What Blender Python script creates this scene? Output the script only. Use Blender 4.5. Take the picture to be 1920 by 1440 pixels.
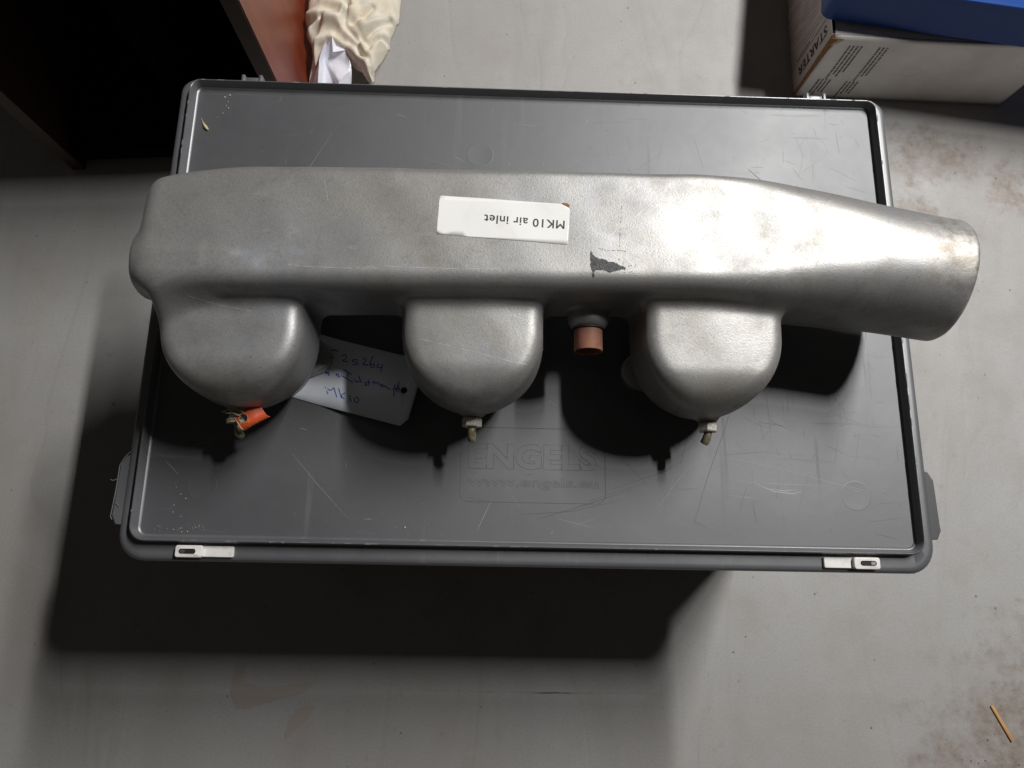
import bpy, bmesh, math, random
import numpy as np
from mathutils import Vector, Matrix
from mathutils.bvhtree import BVHTree

# ------------------------------------------------------------------ scene, camera, light
SC = bpy.context.scene
COL = SC.collection
for o in list(bpy.data.objects):
    bpy.data.objects.remove(o)
rnd = random.Random(7)
LID = 320.0          # height of the crate lid above the floor, mm

cam_d = bpy.data.cameras.new('camera')
cam = bpy.data.objects.new('camera', cam_d)
COL.objects.link(cam)
cam.location = (-0.02783, -0.18095, 0.52031 + LID / 1000)
cam.rotation_mode = 'XYZ'
cam.rotation_euler = (0.22552, -0.025956, 0.017683)
cam_d.sensor_width = 36.0
cam_d.lens = 1300.0 / 1920.0 * 36.0
cam_d.clip_start = 0.01
cam_d.clip_end = 50
SC.camera = cam

W = bpy.data.worlds.new('World')
SC.world = W
W.use_nodes = True
bg = W.node_tree.nodes['Background']
bg.inputs['Color'].default_value = (1.0, 0.93, 0.84, 1)
bg.inputs['Strength'].default_value = 0.024

# two ceiling fittings in line, out of the frame to the right of the crate
for ly, lny, en in ((0.57, 0.24, 21.0), (1.25, 1.0, 63.0)):
    ld = bpy.data.lights.new('ceiling_light', 'AREA')
    ld.shape = 'RECTANGLE'
    ld.size = 0.07
    ld.size_y = lny
    ld.energy = en
    ld.color = (1.0, 0.99, 0.975)
    lo = bpy.data.objects.new('ceiling_light', ld)
    COL.objects.link(lo)
    lo.location = (1.08, ly, 1.89 + LID / 1000)
    lo.rotation_euler = (0, math.radians(8), 0)

SC.view_settings.view_transform = 'Standard'
SC.view_settings.look = 'None'
SC.view_settings.exposure = 0.0
SC.view_settings.gamma = 1.0
SC.view_settings.use_curve_mapping = False
SC.render.engine = 'CYCLES'
SC.render.resolution_x = 1024
SC.render.resolution_y = 768

# ------------------------------------------------------------------ helpers
def tag(o, label=None, cat=None, group=None, kind=None):
    if label: o['label'] = label
    if cat: o['category'] = cat
    if group: o['group'] = group
    if kind: o['kind'] = kind
    return o

def empty(name, loc=(0, 0, 0), rz=0.0):
    o = bpy.data.objects.new(name, None)
    o.location = Vector(loc) * 0.001
    o.rotation_euler = (0, 0, rz)
    o.empty_display_size = 0.02
    COL.objects.link(o)
    return o

def mesh_obj(name, V, F, mat, parent=None, smooth=False, angle=None):
    """V in millimetres, world (or parent) space"""
    me = bpy.data.meshes.new(name)
    me.from_pydata([tuple(c * 0.001 for c in v) for v in V], [], [tuple(int(i) for i in f) for f in F])
    me.validate()
    bm = bmesh.new(); bm.from_mesh(me)
    bmesh.ops.recalc_face_normals(bm, faces=bm.faces)
    bm.to_mesh(me); bm.free()
    if mat: me.materials.append(mat)
    if smooth:
        me.shade_smooth()
        if angle is not None:
            try: me.set_sharp_from_angle(angle=math.radians(angle))
            except Exception: pass
    o = bpy.data.objects.new(name, me)
    COL.objects.link(o)
    if parent: o.parent = parent
    return o

class MB:
    def __init__(s): s.V = []; s.F = []
    def add(s, V, F):
        n = len(s.V); s.V += [tuple(v) for v in V]; s.F += [tuple(i + n for i in f) for f in F]
    def box(s, x0, x1, y0, y1, z0, z1, M=None):
        V = [(x, y, z) for z in (z0, z1) for y in (y0, y1) for x in (x0, x1)]
        if M: V = [tuple(M @ Vector(v)) for v in V]
        s.add(V, [(0, 2, 3, 1), (4, 5, 7, 6), (0, 1, 5, 4), (2, 6, 7, 3), (0, 4, 6, 2), (1, 3, 7, 5)])
    def loft(s, loops, cap0=True, cap1=True):
        n = len(loops[0]); V = [p for l in loops for p in l]; F = []
        for k in range(len(loops) - 1):
            for i in range(n):
                j = (i + 1) % n
                F.append((k * n + i, k * n + j, (k + 1) * n + j, (k + 1) * n + i))
        if cap0: F.append(tuple(range(n))[::-1])
        if cap1: F.append(tuple((len(loops) - 1) * n + i for i in range(n)))
        s.add(V, F)
    def tube(s, pts, r, n=8, caps=True):
        pts = [Vector(p) for p in pts]
        rr = r if isinstance(r, (list, tuple)) else [r] * len(pts)
        loops = []; up = None
        for i, p in enumerate(pts):
            t = (pts[min(i + 1, len(pts) - 1)] - pts[max(i - 1, 0)]).normalized()
            if up is None:
                up = t.orthogonal().normalized()
            up = (up - t * up.dot(t)).normalized()
            b = t.cross(up)
            loops.append([tuple(p + (up * math.cos(a) + b * math.sin(a)) * rr[i]) for a in [2 * math.pi * k / n for k in range(n)]])
        s.loft(loops, caps, caps)
    def build(s, name, mat, parent=None, smooth=False, angle=None):
        return mesh_obj(name, s.V, s.F, mat, parent, smooth, angle)

def bevel(o, w, seg=2, ang=35):
    bm = bmesh.new(); bm.from_mesh(o.data)
    ed = [e for e in bm.edges if len(e.link_faces) == 2 and e.calc_face_angle(0) > math.radians(ang)]
    bmesh.ops.bevel(bm, geom=ed, offset=w * 0.001, segments=seg, affect='EDGES', profile=0.5, clamp_overlap=True)
    bm.to_mesh(o.data); bm.free()
    o.data.shade_smooth()
    try: o.data.set_sharp_from_angle(angle=math.radians(40))
    except Exception: pass
    return o

def rrect(x0, x1, y0, y1, r, z, n=6):
    P = []
    for cx, cy, a0 in ((x1 - r, y1 - r, 0), (x0 + r, y1 - r, 90), (x0 + r, y0 + r, 180), (x1 - r, y0 + r, 270)):
        for k in range(n + 1):
            a = math.radians(a0 + 90 * k / n)
            P.append((cx + r * math.cos(a), cy + r * math.sin(a), z))
    return P

def rrect4(x0, x1, y0, y1, rt, rb, z, n=8):
    P = []
    for cx, cy, a0, r in ((x1 - rt, y1 - rt, 0, rt), (x0 + rt, y1 - rt, 90, rt), (x0 + rb, y0 + rb, 180, rb), (x1 - rb, y0 + rb, 270, rb)):
        for k in range(n + 1):
            a = math.radians(a0 + 90 * k / n)
            P.append((cx + r * math.cos(a), cy + r * math.sin(a), z))
    return P

def text_geo(body, size, outline=0.0, offset=0.0, extrude=0.0, spacing=1.0, shear=0.0, res=3):
    """returns vertices (mm, in text plane) and faces"""
    cu = bpy.data.curves.new('t', 'FONT')
    cu.body = body; cu.size = size; cu.space_character = spacing; cu.shear = shear
    cu.resolution_u = res
    cu.offset = offset; cu.extrude = extrude
    if outline:
        cu.fill_mode = 'NONE'; cu.bevel_depth = outline; cu.bevel_resolution = 1
    ob = bpy.data.objects.new('t', cu); COL.objects.link(ob)
    dg = bpy.context.evaluated_depsgraph_get(); dg.update()
    me = bpy.data.meshes.new_from_object(ob.evaluated_get(dg))
    V = [tuple(v.co) for v in me.vertices]; F = [tuple(p.vertices) for p in me.polygons]
    bpy.data.objects.remove(ob); bpy.data.curves.remove(cu); bpy.data.meshes.remove(me)
    return V, F

def strip(pts, w, z=0.0):
    """flat ribbon along 2-D points"""
    P = [Vector((p[0], p[1])) for p in pts]; V = []; F = []
    n = len(P)
    for i, p in enumerate(P):
        t = (P[min(i + 1, n - 1)] - P[max(i - 1, 0)])
        if t.length < 1e-9: t = Vector((1, 0))
        t.normalize(); nn = Vector((-t.y, t.x))
        ww = (w[i] if isinstance(w, (list, tuple)) else w) * 0.5
        V += [(p.x + nn.x * ww, p.y + nn.y * ww, z), (p.x - nn.x * ww, p.y - nn.y * ww, z)]
        if i: F.append((2 * i - 2, 2 * i - 1, 2 * i + 1, 2 * i))
    return V, F

# ------------------------------------------------------------------ materials
def mat(name, color, rough=0.5, metal=0.0, spec=0.5):
    m = bpy.data.materials.new(name); m.use_nodes = True
    b = m.node_tree.nodes['Principled BSDF']
    b.inputs['Base Color'].default_value = (*color, 1)
    b.inputs['Roughness'].default_value = rough
    b.inputs['Metallic'].default_value = metal
    b.inputs['Specular IOR Level'].default_value = spec
    return m

class NT:
    """small node-tree builder"""
    def __init__(s, m):
        s.t = m.node_tree; s.N = s.t.nodes; s.L = s.t.links
        s.b = s.N['Principled BSDF']
        s.tc = s.N.new('ShaderNodeTexCoord')
        s.geo = s.N.new('ShaderNodeNewGeometry')
        s.P = s.geo.outputs['Position']
    def link(s, a, b): s.L.new(a, b)
    def mapping(s, scale=(1, 1, 1), loc=(0, 0, 0), rot=(0, 0, 0), src=None):
        n = s.N.new('ShaderNodeMapping')
        n.inputs['Scale'].default_value = scale; n.inputs['Location'].default_value = loc
        n.inputs['Rotation'].default_value = rot
        s.link(src or s.P, n.inputs['Vector']); return n.outputs[0]
    def noise(s, scale, detail=4, rough=0.55, vec=None, dist=0.0):
        n = s.N.new('ShaderNodeTexNoise')
        n.inputs['Scale'].default_value = scale; n.inputs['Detail'].default_value = detail
        n.inputs['Roughness'].default_value = rough; n.inputs['Distortion'].default_value = dist
        s.link(vec or s.P, n.inputs['Vector']); return n.outputs['Fac']
    def voro(s, scale, vec=None, feat='F1', rnd_=1.0):
        n = s.N.new('ShaderNodeTexVoronoi'); n.feature = feat
        n.inputs['Scale'].default_value = scale; n.inputs['Randomness'].default_value = rnd_
        s.link(vec or s.P, n.inputs['Vector']); return n.outputs['Distance']
    def ramp(s, fac, stops):
        n = s.N.new('ShaderNodeValToRGB'); s.link(fac, n.inputs[0])
        e = n.color_ramp.elements
        while len(e) < len(stops): e.new(0.5)
        for k, (p, c) in enumerate(stops):
            e[k].position = p
            e[k].color = (c, c, c, 1) if not isinstance(c, (tuple, list)) else (*c, 1)
        return n.outputs[0]
    def mix(s, fac, a, b, mode='MIX'):
        n = s.N.new('ShaderNodeMix'); n.data_type = 'RGBA'; n.blend_type = mode
        for sock, v in ((n.inputs[0], fac), (n.inputs[6], a), (n.inputs[7], b)):
            if isinstance(v, (int, float)): sock.default_value = v if sock == n.inputs[0] else (v, v, v, 1)
            elif isinstance(v, (tuple, list)): sock.default_value = (*v, 1)
            else: s.link(v, sock)
        return n.outputs[2]
    def math(s, op, a, b=0.0, c=None):
        n = s.N.new('ShaderNodeMath'); n.operation = op
        for sock, v in zip(n.inputs, (a, b, c)):
            if v is None: continue
            if isinstance(v, (int, float)): sock.default_value = v
            else: s.link(v, sock)
        return n.outputs[0]
    def maprange(s, v, a, b, c=0.0, d=1.0):
        n = s.N.new('ShaderNodeMapRange'); n.interpolation_type = 'SMOOTHSTEP'
        s.link(v, n.inputs[0])
        for i, x in enumerate((a, b, c, d)): n.inputs[i + 1].default_value = x
        return n.outputs[0]
    def bump(s, h, strength=0.3, dist=0.001, prev=None):
        n = s.N.new('ShaderNodeBump'); n.inputs['Strength'].default_value = strength
        n.inputs['Distance'].default_value = dist
        s.link(h, n.inputs['Height'])
        if prev: s.link(prev, n.inputs['Normal'])
        return n.outputs[0]
    def dist_to(s, p, scale=(1, 1, 1)):
        """distance from world point p (metres) with anisotropic scale"""
        v = s.mapping(scale=scale, loc=tuple(-a * b for a, b in zip(p, scale)))
        n = s.N.new('ShaderNodeVectorMath'); n.operation = 'LENGTH'
        s.link(v, n.inputs[0]); return n.outputs['Value']
    def sep(s):
        n = s.N.new('ShaderNodeSeparateXYZ'); s.link(s.P, n.inputs[0]); return n.outputs
    def col(s, v): s.link(v, s.b.inputs['Base Color'])
    def rough(s, v): s.link(v, s.b.inputs['Roughness'])
    def normal(s, v): s.link(v, s.b.inputs['Normal'])

# --- floor: pale woven vinyl sheet, worn and stained
M_floor = mat('floor_vinyl', (0.4, 0.39, 0.37), 0.5)
n = NT(M_floor)
big = n.noise(2.2, 5, 0.6); med = n.noise(14, 6, 0.65); fine = n.noise(1500, 2, 0.5)
c = n.mix(n.ramp(big, [(0.35, 0.0), (0.7, 1.0)]), (0.335, 0.320, 0.303), (0.392, 0.388, 0.384))
c = n.mix(n.math('MULTIPLY', n.ramp(med, [(0.48, 0.0), (0.72, 1.0)]), 0.35), c, (0.28, 0.245, 0.215))
# dirt stains with their own places
st = None
for p, sc, r0, r1 in (((0.62, -0.43, 0), (1, 1, 1), 0.075, 0.19), ((0.545, -0.42, 0), (1, 1.5, 1), 0.02, 0.09),
                      ((0.64, -0.30, 0), (1.6, 1, 1), 0.01, 0.08),
                      ((0.56, 0.35, 0), (1.0, 1.7, 1), 0.01, 0.10), ((0.67, 0.30, 0), (1.3, 1.2, 1), 0.01, 0.07),
                      ((0.53, 0.27, 0), (1.4, 1, 1), 0.0, 0.06)):
    d = n.dist_to(p, sc)
    d = n.math('ADD', d, n.math('MULTIPLY', n.math('SUBTRACT', n.noise(26, 6, 0.7), 0.5), 0.30))
    k = n.maprange(d, r1, r0)
    st = k if st is None else n.math('MAXIMUM', st, k)
c = n.mix(n.math('MULTIPLY', n.math('MULTIPLY', st, n.ramp(n.noise(75, 6, 0.75), [(0.32, 0.45), (0.6, 1.0)])), 0.85), c, n.mix(n.ramp(n.noise(60, 5, 0.7), [(0.4, 0.0), (0.62, 1.0)]), (0.17, 0.12, 0.08), (0.29, 0.24, 0.21)))
# scattered small dark specks
v = n.voro(46); sp = n.ramp(n.math('ADD', v, n.math('MULTIPLY', n.noise(11, 3), 0.24)), [(0.145, 1.0), (0.17, 0.0)])
c = n.mix(n.math('MULTIPLY', sp, 0.75), c, (0.09, 0.075, 0.06))
v2 = n.voro(170); sp2 = n.ramp(n.math('ADD', v2, n.math('MULTIPLY', n.noise(14, 4), 0.34)), [(0.19, 1.0), (0.225, 0.0)])
sc1 = n.ramp(n.noise(70, 5, 0.65, vec=n.mapping(scale=(1, 0.12, 1), rot=(0, 0, 0.9)), dist=0.3), [(0.66, 0.0), (0.72, 1.0)])
c = n.mix(n.math('MULTIPLY', sc1, 0.22), c, (0.22, 0.20, 0.18))
blot = n.ramp(n.noise(42, 6, 0.75), [(0.60, 0.0), (0.68, 1.0)])
c = n.mix(n.math('MULTIPLY', blot, 0.30), c, (0.24, 0.20, 0.165))
c = n.mix(n.math('MULTIPLY', sp2, 0.5), c, (0.15, 0.12, 0.09))
c = n.mix(n.math('MULTIPLY', n.ramp(n.noise(420, 3, 0.7), [(0.42, 0.0), (0.66, 1.0)]), 0.26), c, (0.20, 0.185, 0.17))
# faint long wrinkles
wr = n.noise(5, 3, 0.5, vec=n.mapping(scale=(1.0, 0.22, 1), rot=(0, 0, 0.2)), dist=0.7)
wrl = n.ramp(wr, [(0.485, 0.0), (0.5, 1.0), (0.515, 0.0)])
c = n.mix(n.math('MULTIPLY', wrl, 0.08), c, (0.26, 0.23, 0.20))
# dark seam in front of the crate
x, y, z = n.sep()
sl = n.math('MULTIPLY', n.maprange(n.math('ABSOLUTE', n.math('ADD', n.math('SUBTRACT', y, -0.3445), n.math('MULTIPLY', n.math('SUBTRACT', n.noise(12, 3), 0.5), 0.006))), 0.0014, 0.0004),
            n.math('MULTIPLY', n.maprange(x, -0.14, -0.06), n.maprange(x, 0.175, 0.15)))
sl = n.math('MULTIPLY', sl, n.ramp(n.noise(22, 3), [(0.42, 0.1), (0.6, 1.0)]))
c = n.mix(n.math('MULTIPLY', sl, 0.8), c, (0.10, 0.05, 0.03))
n.col(c)
wx = n.math('SINE', n.math('MULTIPLY', x, 3600)); wy = n.math('SINE', n.math('MULTIPLY', y, 3600))
weave = n.math('MULTIPLY', wx, wy)
b1 = n.bump(weave, 0.10, 0.0003)
b2 = n.bump(n.math('ADD', fine, med), 0.25, 0.0008, b1)
b3 = n.bump(n.math('ADD', n.math('MULTIPLY', wr, 3), n.math('MULTIPLY', wrl, -0.05)), 0.35, 0.008, b2)
n.normal(b3)
n.rough(n.ramp(med, [(0.3, 0.42), (0.7, 0.6)]))

# --- dark grey moulded plastic of the crate
def plastic(name, base, lite, r0, r1):
    m = mat(name, base, 0.4, 0.0, 1.0)
    m.node_tree.nodes['Principled BSDF'].inputs['IOR'].default_value = 1.64
    n = NT(m)
    a = n.noise(7, 6, 0.65); f = n.noise(900, 3, 0.6)
    s1 = n.noise(90, 4, 0.6, vec=n.mapping(scale=(1, 0.06, 1), rot=(0, 0, 0.25)))
    s2 = n.noise(110, 4, 0.6, vec=n.mapping(scale=(0.05, 1, 1), rot=(0, 0, -0.3)))
    sc = n.math('MAXIMUM', n.ramp(s1, [(0.63, 0.0), (0.72, 1.0)]), n.ramp(s2, [(0.65, 0.0), (0.74, 1.0)]))
    c = n.mix(n.ramp(a, [(0.3, 0.0), (0.75, 1.0)]), base, lite)
    c = n.mix(n.math('MULTIPLY', sc, 0.32), c, tuple(min(1, x * 1.9) for x in lite))
    dust = n.ramp(n.voro(260), [(0.05, 1.0), (0.085, 0.0)])
    dm = n.ramp(n.noise(6, 3), [(0.5, 0.0), (0.68, 1.0)])
    c = n.mix(n.math('MULTIPLY', n.math('MULTIPLY', dust, dm), 0.7), c, (0.34, 0.32, 0.29))
    n.col(c)
    n.rough(n.math('ADD', n.ramp(a, [(0.3, r0), (0.7, r1)]), n.math('MULTIPLY', sc, 0.08)))
    b1 = n.bump(f, 0.10, 0.0004)
    n.normal(n.bump(n.noise(22, 3), 0.08, 0.003, b1))
    return m
M_plastic = plastic('crate_plastic', (0.045, 0.046, 0.051), (0.064, 0.065, 0.073), 0.52, 0.60)
M_rim = plastic('crate_rim_plastic', (0.085, 0.087, 0.095), (0.12, 0.122, 0.13), 0.36, 0.46)
M_clamp = mat('clamp_plastic', (0.055, 0.055, 0.058), 0.5)
M_scr_l = mat('scratch_light', (0.33, 0.33, 0.33), 0.6)
M_scr_m = mat('scratch_mid', (0.17, 0.17, 0.175), 0.6)
M_scr_d = mat('scratch_dark', (0.036, 0.036, 0.040), 0.56, 0.0, 0.8)
M_latch = mat('latch_white_plastic', (0.78, 0.75, 0.72), 0.4)
n = NT(M_latch); n.col(n.mix(n.ramp(n.noise(160, 4), [(0.5, 0.0), (0.75, 0.6)]), (0.80, 0.77, 0.74), (0.50, 0.46, 0.41)))
M_black = mat('black_hole', (0.012, 0.012, 0.012), 0.7)
M_steelpin = mat('latch_pin_steel', (0.5, 0.5, 0.52), 0.3, 0.9)

# --- cast aluminium
M_alu = mat('cast_aluminium', (0.4, 0.39, 0.37), 0.42, 0.60)
n = NT(M_alu)
lg = n.noise(9, 5, 0.6); md = n.noise(48, 6, 0.7); gr = n.noise(760, 4, 0.7); gr2 = n.noise(1300, 2, 0.6)
c = n.mix(n.ramp(lg, [(0.3, 0.0), (0.7, 1.0)]), (0.34, 0.325, 0.30), (0.41, 0.41, 0.415))
c = n.mix(n.math('MULTIPLY', n.ramp(md, [(0.52, 0.0), (0.7, 1.0)]), 0.45), c, (0.25, 0.235, 0.205))
c = n.mix(n.math('MULTIPLY', n.ramp(n.noise(30, 5, 0.7, dist=0.6), [(0.6, 0.0), (0.72, 1.0)]), 0.35), c, (0.54, 0.56, 0.60))
c = n.mix(n.math('MULTIPLY', n.ramp(gr, [(0.48, 0.0), (0.66, 1.0)]), 0.36), c, (0.19, 0.175, 0.155))
st_ = n.ramp(n.noise(17, 6, 0.72, dist=0.4), [(0.54, 0.0), (0.66, 1.0)])
c = n.mix(n.math('MULTIPLY', st_, 0.35), c, (0.20, 0.18, 0.145))
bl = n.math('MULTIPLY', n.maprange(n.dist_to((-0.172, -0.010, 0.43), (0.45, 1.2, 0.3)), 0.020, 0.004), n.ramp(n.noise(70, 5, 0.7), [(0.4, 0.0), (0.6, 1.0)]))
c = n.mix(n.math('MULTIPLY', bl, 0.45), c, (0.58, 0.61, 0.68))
bs = n.ramp(n.noise(13, 6, 0.7, vec=n.mapping(loc=(3, 1, 0))), [(0.53, 0.0), (0.68, 1.0)])
c = n.mix(n.math('MULTIPLY', bs, 0.4), c, (0.27, 0.285, 0.32))
sf = n.ramp(n.noise(95, 5, 0.7, vec=n.mapping(scale=(0.25, 1, 1), rot=(0, 0, 0.15))), [(0.64, 0.0), (0.72, 1.0)])
c = n.mix(n.math('MULTIPLY', sf, 0.30), c, (0.66, 0.66, 0.66))
wsp = n.ramp(n.math('ADD', n.voro(330), n.math('MULTIPLY', n.noise(20, 3), 0.3)), [(0.165, 1.0), (0.195, 0.0)])
c = n.mix(n.math('MULTIPLY', wsp, 0.6), c, (0.75, 0.73, 0.68))
pits = n.ramp(n.math('ADD', n.voro(210), n.math('MULTIPLY', n.noise(24, 3), 0.26)), [(0.155, 1.0), (0.19, 0.0)])
c = n.mix(n.math('MULTIPLY', pits, 0.8), c, (0.07, 0.055, 0.04))
# blotchy darker tone towards the bowl fronts, and the rubbed end of the inlet
x, y, z = n.sep()
gm = n.math('MULTIPLY', n.maprange(y, -0.066, -0.092), n.ramp(n.noise(34, 5, 0.7), [(0.36, 0.0), (0.62, 1.0)]))
c = n.mix(n.math('MULTIPLY', gm, 0.55), c, (0.15, 0.13, 0.10))
rb = n.math('MULTIPLY', n.maprange(x, 0.235, 0.272), n.ramp(n.noise(60, 5, 0.7), [(0.42, 0.0), (0.58, 1.0)]))
c = n.mix(n.math('MULTIPLY', rb, 0.5), c, (0.55, 0.52, 0.48))
rb2 = n.math('MULTIPLY', n.maprange(n.dist_to((0.262, 0.005, 0.44), (1, 1, 0.3)), 0.036, 0.012), n.ramp(n.noise(130, 5, 0.7), [(0.42, 0.0), (0.62, 1.0)]))
c = n.mix(n.math('MULTIPLY', rb2, 0.7), c, (0.20, 0.17, 0.13))
# red paint rubbed off on the first bowl
rd = n.math('MULTIPLY', n.maprange(n.dist_to((-0.192, -0.093, 0.372), (1, 1, 1)), 0.014, 0.005), n.ramp(n.noise(150, 4), [(0.4, 0.2), (0.6, 1.0)]))
c = n.mix(n.math('MULTIPLY', rd, 0.55), c, (0.30, 0.05, 0.02))
n.col(c)
n.rough(n.math('ADD', n.ramp(md, [(0.3, 0.40), (0.7, 0.51)]), n.math('MULTIPLY', gr2, 0.06)))
b1 = n.bump(gr, 0.20, 0.0005)
b2 = n.bump(gr2, 0.15, 0.0004, b1)
b3 = n.bump(lg, 0.10, 0.004, b2)
n.normal(b3)
M_steel = mat('zinc_steel', (0.62, 0.60, 0.54), 0.5, 0.25)
n = NT(M_steel); n.col(n.mix(n.ramp(n.noise(700, 4), [(0.4, 0.0), (0.65, 1.0)]), (0.80, 0.78, 0.72), (0.50, 0.45, 0.36)))
M_brass = mat('dull_pipe', (0.30, 0.25, 0.15), 0.45, 0.4)
n = NT(M_brass); n.col(n.mix(n.ramp(n.noise(260, 3), [(0.45, 0.0), (0.7, 1.0)]), (0.36, 0.31, 0.21), (0.09, 0.07, 0.045)))
M_copper = mat('copper_pipe', (0.50, 0.21, 0.12), 0.62, 0.25)
n = NT(M_copper); n.col(n.mix(n.ramp(n.noise(120, 5, 0.6), [(0.35, 0.0), (0.68, 1.0)]), (0.44, 0.19, 0.12), (0.27, 0.14, 0.10)))
M_label = mat('sticker_paper', (0.80, 0.79, 0.76), 0.35)
n = NT(M_label); n.col(n.mix(n.ramp(n.noise(55, 5, 0.6), [(0.5, 0.0), (0.8, 0.5)]), (0.90, 0.89, 0.86), (0.74, 0.72, 0.68)))
M_print = mat('print_ink', (0.028, 0.028, 0.032), 0.5)
M_paintmark = mat('dark_paint_mark', (0.032, 0.033, 0.036), 0.55)
n = NT(M_paintmark); n.col(n.mix(n.ramp(n.noise(380, 5, 0.75), [(0.42, 0.0), (0.62, 1.0)]), (0.026, 0.027, 0.03), (0.075, 0.073, 0.07))); n.normal(n.bump(n.noise(500, 4), 0.6, 0.0008))
M_tagcard = mat('white_tag_card', (0.86, 0.90, 0.97), 0.35)
M_ink = mat('blue_ballpoint', (0.02, 0.07, 0.60), 0.5)
M_orange = mat('orange_tag', (0.72, 0.10, 0.025), 0.45)
n = NT(M_orange)
c = n.mix(n.ramp(n.noise(300, 5, 0.7), [(0.60, 0.0), (0.68, 1.0)]), (0.78, 0.115, 0.03), (0.85, 0.55, 0.36))
n.col(c); n.normal(n.bump(n.noise(350, 4), 0.3, 0.0006))
M_tagedge = mat('tag_torn_edge', (0.70, 0.52, 0.34), 0.8)
M_string = mat('string_fibre', (0.52, 0.46, 0.34), 0.9)
n = NT(M_string); n.normal(n.bump(n.noise(1600, 2), 0.8, 0.0005))

# --- background materials
M_wood = mat('cabinet_dark_wood', (0.055, 0.030, 0.018), 0.45)
n = NT(M_wood); n.col(n.mix(n.noise(30, 5, 0.6, vec=n.mapping(scale=(1, 1, 0.1))), (0.065, 0.034, 0.02), (0.035, 0.02, 0.013)))
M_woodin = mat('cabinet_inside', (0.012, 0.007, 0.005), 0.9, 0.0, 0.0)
M_veneer = mat('cabinet_red_veneer', (0.20, 0.045, 0.015), 0.38)
n = NT(M_veneer)
g = n.noise(40, 5, 0.6, vec=n.mapping(scale=(1, 1, 0.08)))
n.col(n.mix(n.ramp(g, [(0.3, 0.0), (0.7, 1.0)]), (0.22, 0.036, 0.010), (0.12, 0.020, 0.008)))
M_cloth = mat('cream_knit', (0.80, 0.66, 0.43), 0.9)
n = NT(M_cloth)
kn = n.math('SINE', n.math('MULTIPLY', n.math('ADD', n.math('ADD', n.sep()[0], n.math('MULTIPLY', n.sep()[1], 0.5)), n.math('MULTIPLY', n.noise(25, 2), 0.02)), 4600))
n.col(n.mix(n.ramp(n.noise(45, 4), [(0.4, 0.0), (0.75, 1.0)]), (0.84, 0.78, 0.65), (0.80, 0.70, 0.52)))
n.normal(n.bump(n.noise(900, 2), 0.5, 0.0008, n.bump(n.noise(160, 4, 0.7), 0.5, 0.002, n.bump(kn, 0.55, 0.0009))))
n.b.inputs['Sheen Weight'].default_value = 0.2
M_bag = mat('white_plastic_bag', (0.78, 0.79, 0.86), 0.22)
n = NT(M_bag); n.normal(n.bump(n.noise(60, 4, 0.6), 0.3, 0.003))
M_card = mat('starter_box_card', (0.7, 0.66, 0.62), 0.5)
n = NT(M_card)
c = n.mix(n.ramp(n.noise(16, 5, 0.6, vec=n.mapping(scale=(1, 1, 1), rot=(0, 0.6, 0))), [(0.35, 0.0), (0.7, 1.0)]), (0.86, 0.83, 0.80), (0.70, 0.66, 0.62))
n.col(c); n.normal(n.bump(n.noise(24, 4), 0.3, 0.004))
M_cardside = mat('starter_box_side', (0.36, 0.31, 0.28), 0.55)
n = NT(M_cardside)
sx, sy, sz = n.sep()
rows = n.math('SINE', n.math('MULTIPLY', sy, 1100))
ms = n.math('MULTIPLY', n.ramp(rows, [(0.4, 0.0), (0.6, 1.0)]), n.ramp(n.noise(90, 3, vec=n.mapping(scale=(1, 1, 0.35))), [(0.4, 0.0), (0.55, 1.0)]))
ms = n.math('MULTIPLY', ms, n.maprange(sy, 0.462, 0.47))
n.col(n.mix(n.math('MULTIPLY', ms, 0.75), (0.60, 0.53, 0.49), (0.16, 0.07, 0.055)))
M_kraft = mat('torn_kraft', (0.26, 0.125, 0.05), 0.85)
M_kraftdark = mat('torn_gap', (0.03, 0.02, 0.015), 0.9)
M_boxprint = mat('box_print', (0.03, 0.028, 0.03), 0.6)
M_fineprint = mat('fine_print_ink', (0.14, 0.13, 0.13), 0.6)
M_blue = mat('blue_plastic', (0.004, 0.030, 0.17), 0.35, 0.0, 0.25)
n = NT(M_blue); n.col(n.mix(n.noise(20, 4), (0.005, 0.042, 0.20), (0.007, 0.052, 0.25)))
M_stick = mat('splinter_wood', (0.55, 0.30, 0.11), 0.7)
n = NT(M_stick); n.col(n.mix(n.noise(200, 4, vec=n.mapping(scale=(1, 0.3, 1), rot=(0, 0, 0.45))), (0.62, 0.34, 0.13), (0.40, 0.20, 0.07)))
M_tape = mat('old_parcel_tape', (0.33, 0.295, 0.265), 0.45)
M_husk = mat('dry_husk', (0.55, 0.45, 0.26), 0.7)
M_crumb = mat('crumb', (0.62, 0.56, 0.46), 0.8)
M_flake = mat('aluminium_flash', (0.5, 0.5, 0.5), 0.5, 0.5)

# ------------------------------------------------------------------ setting: the floor
Ffl = mesh_obj('floor', [(-4000, -4000, 0), (4000, -4000, 0), (4000, 4000, 0), (-4000, 4000, 0)], [(0, 1, 2, 3)], M_floor)
tag(Ffl, 'pale grey woven vinyl floor sheet with brown dirt stains', kind='structure')

# ------------------------------------------------------------------ plastic crate with its lid
crate = empty('plastic_crate', (0, 0, 0))
tag(crate, 'dark grey plastic storage crate with flat scratched lid and white latches', 'crate')
Z = LID
mb = MB()
mb.loft([rrect4(-272, 272, -172, 172, 20, 20, 0), rrect4(-276, 276, -176, 176, 20, 20, 4),
         rrect4(-288, 288, -187, 187, 20, 20, Z - 34), rrect4(-296, 296, -194.5, 194.5, 14, 20, Z - 33),
         rrect4(-296, 296, -194.5, 194.5, 14, 20, Z - 12)], True, True)
mb.build('body', M_plastic, crate, True, 40)
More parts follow.
